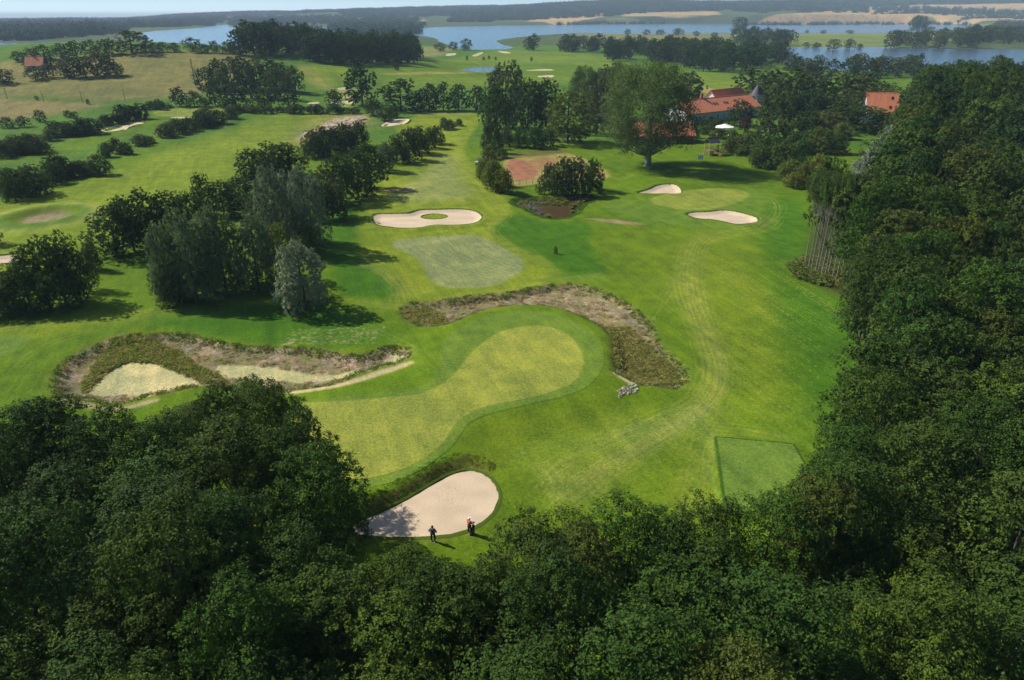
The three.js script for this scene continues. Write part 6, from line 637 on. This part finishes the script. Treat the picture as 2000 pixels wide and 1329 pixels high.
// ------------------------------------------------------------------ golfers
function sdfGeo(centre, half, res, f) {
  const mc = new MarchingCubes(res, std(1, 1, 1), false, false, 60000), n = mc.size, hs = n / 2, p = [0, 0, 0]; mc.isolation = 0;
  for (let k = 0; k < n; k++) for (let j = 0; j < n; j++) for (let i = 0; i < n; i++) { p[0] = centre[0] + (i - hs) / hs * half; p[1] = centre[1] + (j - hs) / hs * half; p[2] = centre[2] + (k - hs) / hs * half; mc.field[i + j * n + k * n * n] = -f(p); }
  mc.update(); const c = mc.count * 3, g = new THREE.BufferGeometry(), pos = mc.positionArray.slice(0, c), nor = mc.normalArray.slice(0, c); for (let i = 0; i < c; i++) pos[i] = centre[i % 3] + pos[i] * half;
  g.setAttribute('position', new THREE.BufferAttribute(pos, 3)); g.setAttribute('normal', new THREE.BufferAttribute(nor, 3)); return g;
}
const cap = (p, [a, b, ra, rb]) => { const d = [b[0] - a[0], b[1] - a[1], b[2] - a[2]], q = [p[0] - a[0], p[1] - a[1], p[2] - a[2]], t = clamp((q[0] * d[0] + q[1] * d[1] + q[2] * d[2]) / (d[0] ** 2 + d[1] ** 2 + d[2] ** 2 + 1e-9), 0, 1); return Math.hypot(q[0] - d[0] * t, q[1] - d[1] * t, q[2] - d[2] * t) - lerp(ra, rb, t); };
const join = (p, list, k) => { let m = 1e3; for (const c of list) { const d = cap(p, c), h = clamp(0.5 + 0.5 * (m - d) / k, 0, 1); m = lerp(m, d, h) - k * h * (1 - h); } return m; };
function golfer(x, z, turn, label, o) {
  const g = thing('person', x, hAt(x, z), z, turn); tag(g, label, 'person');
  const J = { neck: [0, 1.47, 0], head: [0, 1.64, 0.03], pelvis: [0, 0.95, 0] }, legs = [], arms = [], hands = [];
  for (const [i, s] of [[0, -1], [1, 1]]) {
    const hip = [s * 0.1, 0.92, 0], knee = [s * (0.13 + o.stance / 2), 0.5, 0.05], ankle = [s * (0.12 + o.stance), 0.09, -0.02 + o.step * s]; legs.push([hip, knee, 0.095, 0.065], [knee, ankle, 0.066, 0.045]); hands.foot = (hands.foot ?? []).concat([[ankle[0], 0.045, ankle[2] - 0.05], [ankle[0] + s * 0.03, 0.04, ankle[2] + 0.17]]);
    const sh = [s * 0.19, 1.4, 0], el = o.elbow[i], wr = o.wrist[i]; arms.push([sh, el, 0.056, 0.044], [el, wr, 0.044, 0.032]);
    const d = [0, 1, 2].map((k) => (wr[k] - el[k])), l = Math.hypot(...d), u = d.map((v) => v / l), palm = wr.map((v, k) => v + u[k] * 0.06); hands.push([wr, palm, 0.036, 0.04]);
    const side = new THREE.Vector3(...u).cross(new THREE.Vector3(0, 0.3, 1)).normalize().toArray();
    for (let f = 0; f < 4; f++) { const b0 = palm.map((v, k) => v + side[k] * (f - 1.5) * 0.021), len = [0.055, 0.066, 0.062, 0.048][f], mid = b0.map((v, k) => v + u[k] * len), tip = mid.map((v, k) => v + u[k] * len * 0.5 + (k === 2 ? 0.025 : 0)); hands.push([b0, mid, 0.0105, 0.0095], [mid, tip, 0.0095, 0.008]); }
    const tb = wr.map((v, k) => v + u[k] * 0.02 - side[k] * 0.035 * s), tt = tb.map((v, k) => v + u[k] * 0.04 - side[k] * 0.03 * s + (k === 2 ? 0.02 : 0)); hands.push([tb, tt, 0.014, 0.01]);
  }
  const torso = [[[0, 0.97, 0], [0, 1.15, 0], 0.135, 0.125], [[-0.06, 1.15, 0], [-0.09, 1.36, 0], 0.115, 0.105], [[0.06, 1.15, 0], [0.09, 1.36, 0], 0.115, 0.105], [[-0.17, 1.4, 0], [0.17, 1.4, 0], 0.06, 0.06]];
  const headC = [[[0, 1.44, -0.01], [0, 1.56, 0.01], 0.055, 0.052], [[0, 1.66, 0.0], [0, 1.62, 0.02], 0.1, 0.085], [[0, 1.6, 0.04], [0, 1.565, 0.06], 0.06, 0.04], [[0, 1.645, 0.1], [0, 1.615, 0.122], 0.012, 0.016], [[-0.095, 1.64, 0], [-0.1, 1.61, 0], 0.02, 0.014], [[0.095, 1.64, 0], [0.1, 1.61, 0], 0.02, 0.014]];
  const bodyList = [...torso, ...legs, ...arms, headC[0]];
  mesh('body', mergeGeometries([sdfGeo([0, 0.82, 0], 0.9, 72, (p) => join(p, bodyList, 0.05)), sdfGeo([0, 1.62, 0.01], 0.2, 48, (p) => join(p, headC, 0.02)), ...[0, 1].map((i) => { const w = o.wrist[i], set = hands.slice(i * 10, i * 10 + 10); return sdfGeo(w, 0.2, 56, (p) => join(p, set, 0.008)); })]), std(0.42, 0.25, 0.17, 0.6), g);
  const grow = (l, r) => l.map(([a, b, ra, rb]) => [a, b, ra + r, rb + r]);
  mesh('shirt', sdfGeo([0, 1.2, 0], 0.52, 56, (p) => Math.max(join(p, grow([...torso, ...[0, 2].map((i) => [arms[i][0], arms[i][1].map((v, k) => lerp(arms[i][0][k], v, o.sleeve)), 0.06, 0.055]), ...(o.long ? [arms[1], arms[3]] : [])], 0.018), 0.045), 0.9 - p[1], p[1] - 1.48)), o.shirt, g);
  mesh('trousers', sdfGeo([0, 0.52, 0], 0.55, 60, (p) => Math.max(join(p, grow([...legs, [[-0.05, 0.97, 0], [0.05, 0.97, 0], 0.13, 0.13]], 0.02), 0.05), 0.1 - p[1], p[1] - 1.0)), o.trousers, g);
  const ft = hands.foot; mesh('shoes', mergeGeometries([0, 2].map((i) => sdfGeo([ft[i][0], 0.06, ft[i][2] + 0.07], 0.22, 32, (p) => Math.max(cap(p, [ft[i], ft[i + 1], 0.05, 0.042]), -p[1] + 0.003)))), o.shoes, g);
  if (o.cap) { const c = mesh('cap', new THREE.SphereGeometry(0.118, 16, 8, 0, 6.2832, 0, 1.5).translate(0, 1.675, 0.0), o.cap, g); mesh('visor', new THREE.CylinderGeometry(0.09, 0.09, 0.012, 14).scale(1, 1, 1.1).translate(0, 1.685, 0.11), o.cap, c); }
  else mesh('hair', sdfGeo([0, 1.68, -0.01], 0.2, 36, (p) => Math.max(join(p, [[[0, 1.69, -0.02], [0, 1.65, -0.03], 0.108, 0.1]], 0.02), p[2] - 0.055 - (p[1] - 1.68) * 0.6)), std(0.03, 0.022, 0.016, 0.8), g);
  return g;
}
golfer(-6.93, -46.40, 2.9, 'person in dark clothes standing with hands at the waist at the bunker rim', { stance: 0.06, step: 0.05, elbow: [[-0.36, 1.16, -0.03], [0.34, 1.15, -0.02]], wrist: [[-0.2, 1.0, 0.13], [0.26, 0.94, 0.1]], sleeve: 0.95, shirt: std(0.10, 0.10, 0.13, 0.9), trousers: std(0.012, 0.012, 0.016, 0.9), shoes: std(0.5, 0.5, 0.48, 0.7) });
golfer(-3.80, -47.51, 2.3, 'person in a red shirt, white cap and dark trousers beside the bunker', { stance: 0.12, step: 0.08, elbow: [[-0.29, 1.18, 0.12], [0.3, 1.17, 0.1]], wrist: [[-0.1, 1.12, 0.3], [0.08, 1.1, 0.32]], sleeve: 0.7, shirt: std(0.55, 0.07, 0.055, 0.9), trousers: std(0.014, 0.014, 0.018, 0.9), shoes: std(0.03, 0.03, 0.03, 0.7), cap: std(0.78, 0.78, 0.76, 0.8) });
{ const g = at('golf_bag', [-3.52, -47.44], 'dark golf bag with clubs standing next to the person in red', 'golf bag', 0.5); const b = mesh('bag_body', new THREE.LatheGeometry([[0, 0], [0.13, 0], [0.14, 0.05], [0.12, 0.5], [0.14, 0.85], [0.15, 0.9], [0.12, 0.9], [0.1, 0.8]].map(([a, c]) => new THREE.Vector2(a, c)), 14), std(0.05, 0.03, 0.025, 0.7), g); mesh('pocket', new RoundedBoxGeometry(0.2, 0.4, 0.1, 2, 0.04).translate(0, 0.32, 0.14), std(0.06, 0.05, 0.05, 0.8), b); for (let k = 0; k < 5; k++) { const a = k * 1.3, c = mesh('club', new THREE.CylinderGeometry(0.008, 0.008, 0.45, 5).translate(Math.cos(a) * 0.06, 1.0, Math.sin(a) * 0.06), M.tin, g); mesh('club_head', new THREE.SphereGeometry(0.045, 8, 6).scale(1.3, 0.7, 0.8).translate(Math.cos(a) * 0.06, 1.24, Math.sin(a) * 0.06), M.black, c); } g.rotation.z = -0.12; }
console.log('done');
renderer.render(scene, camera);
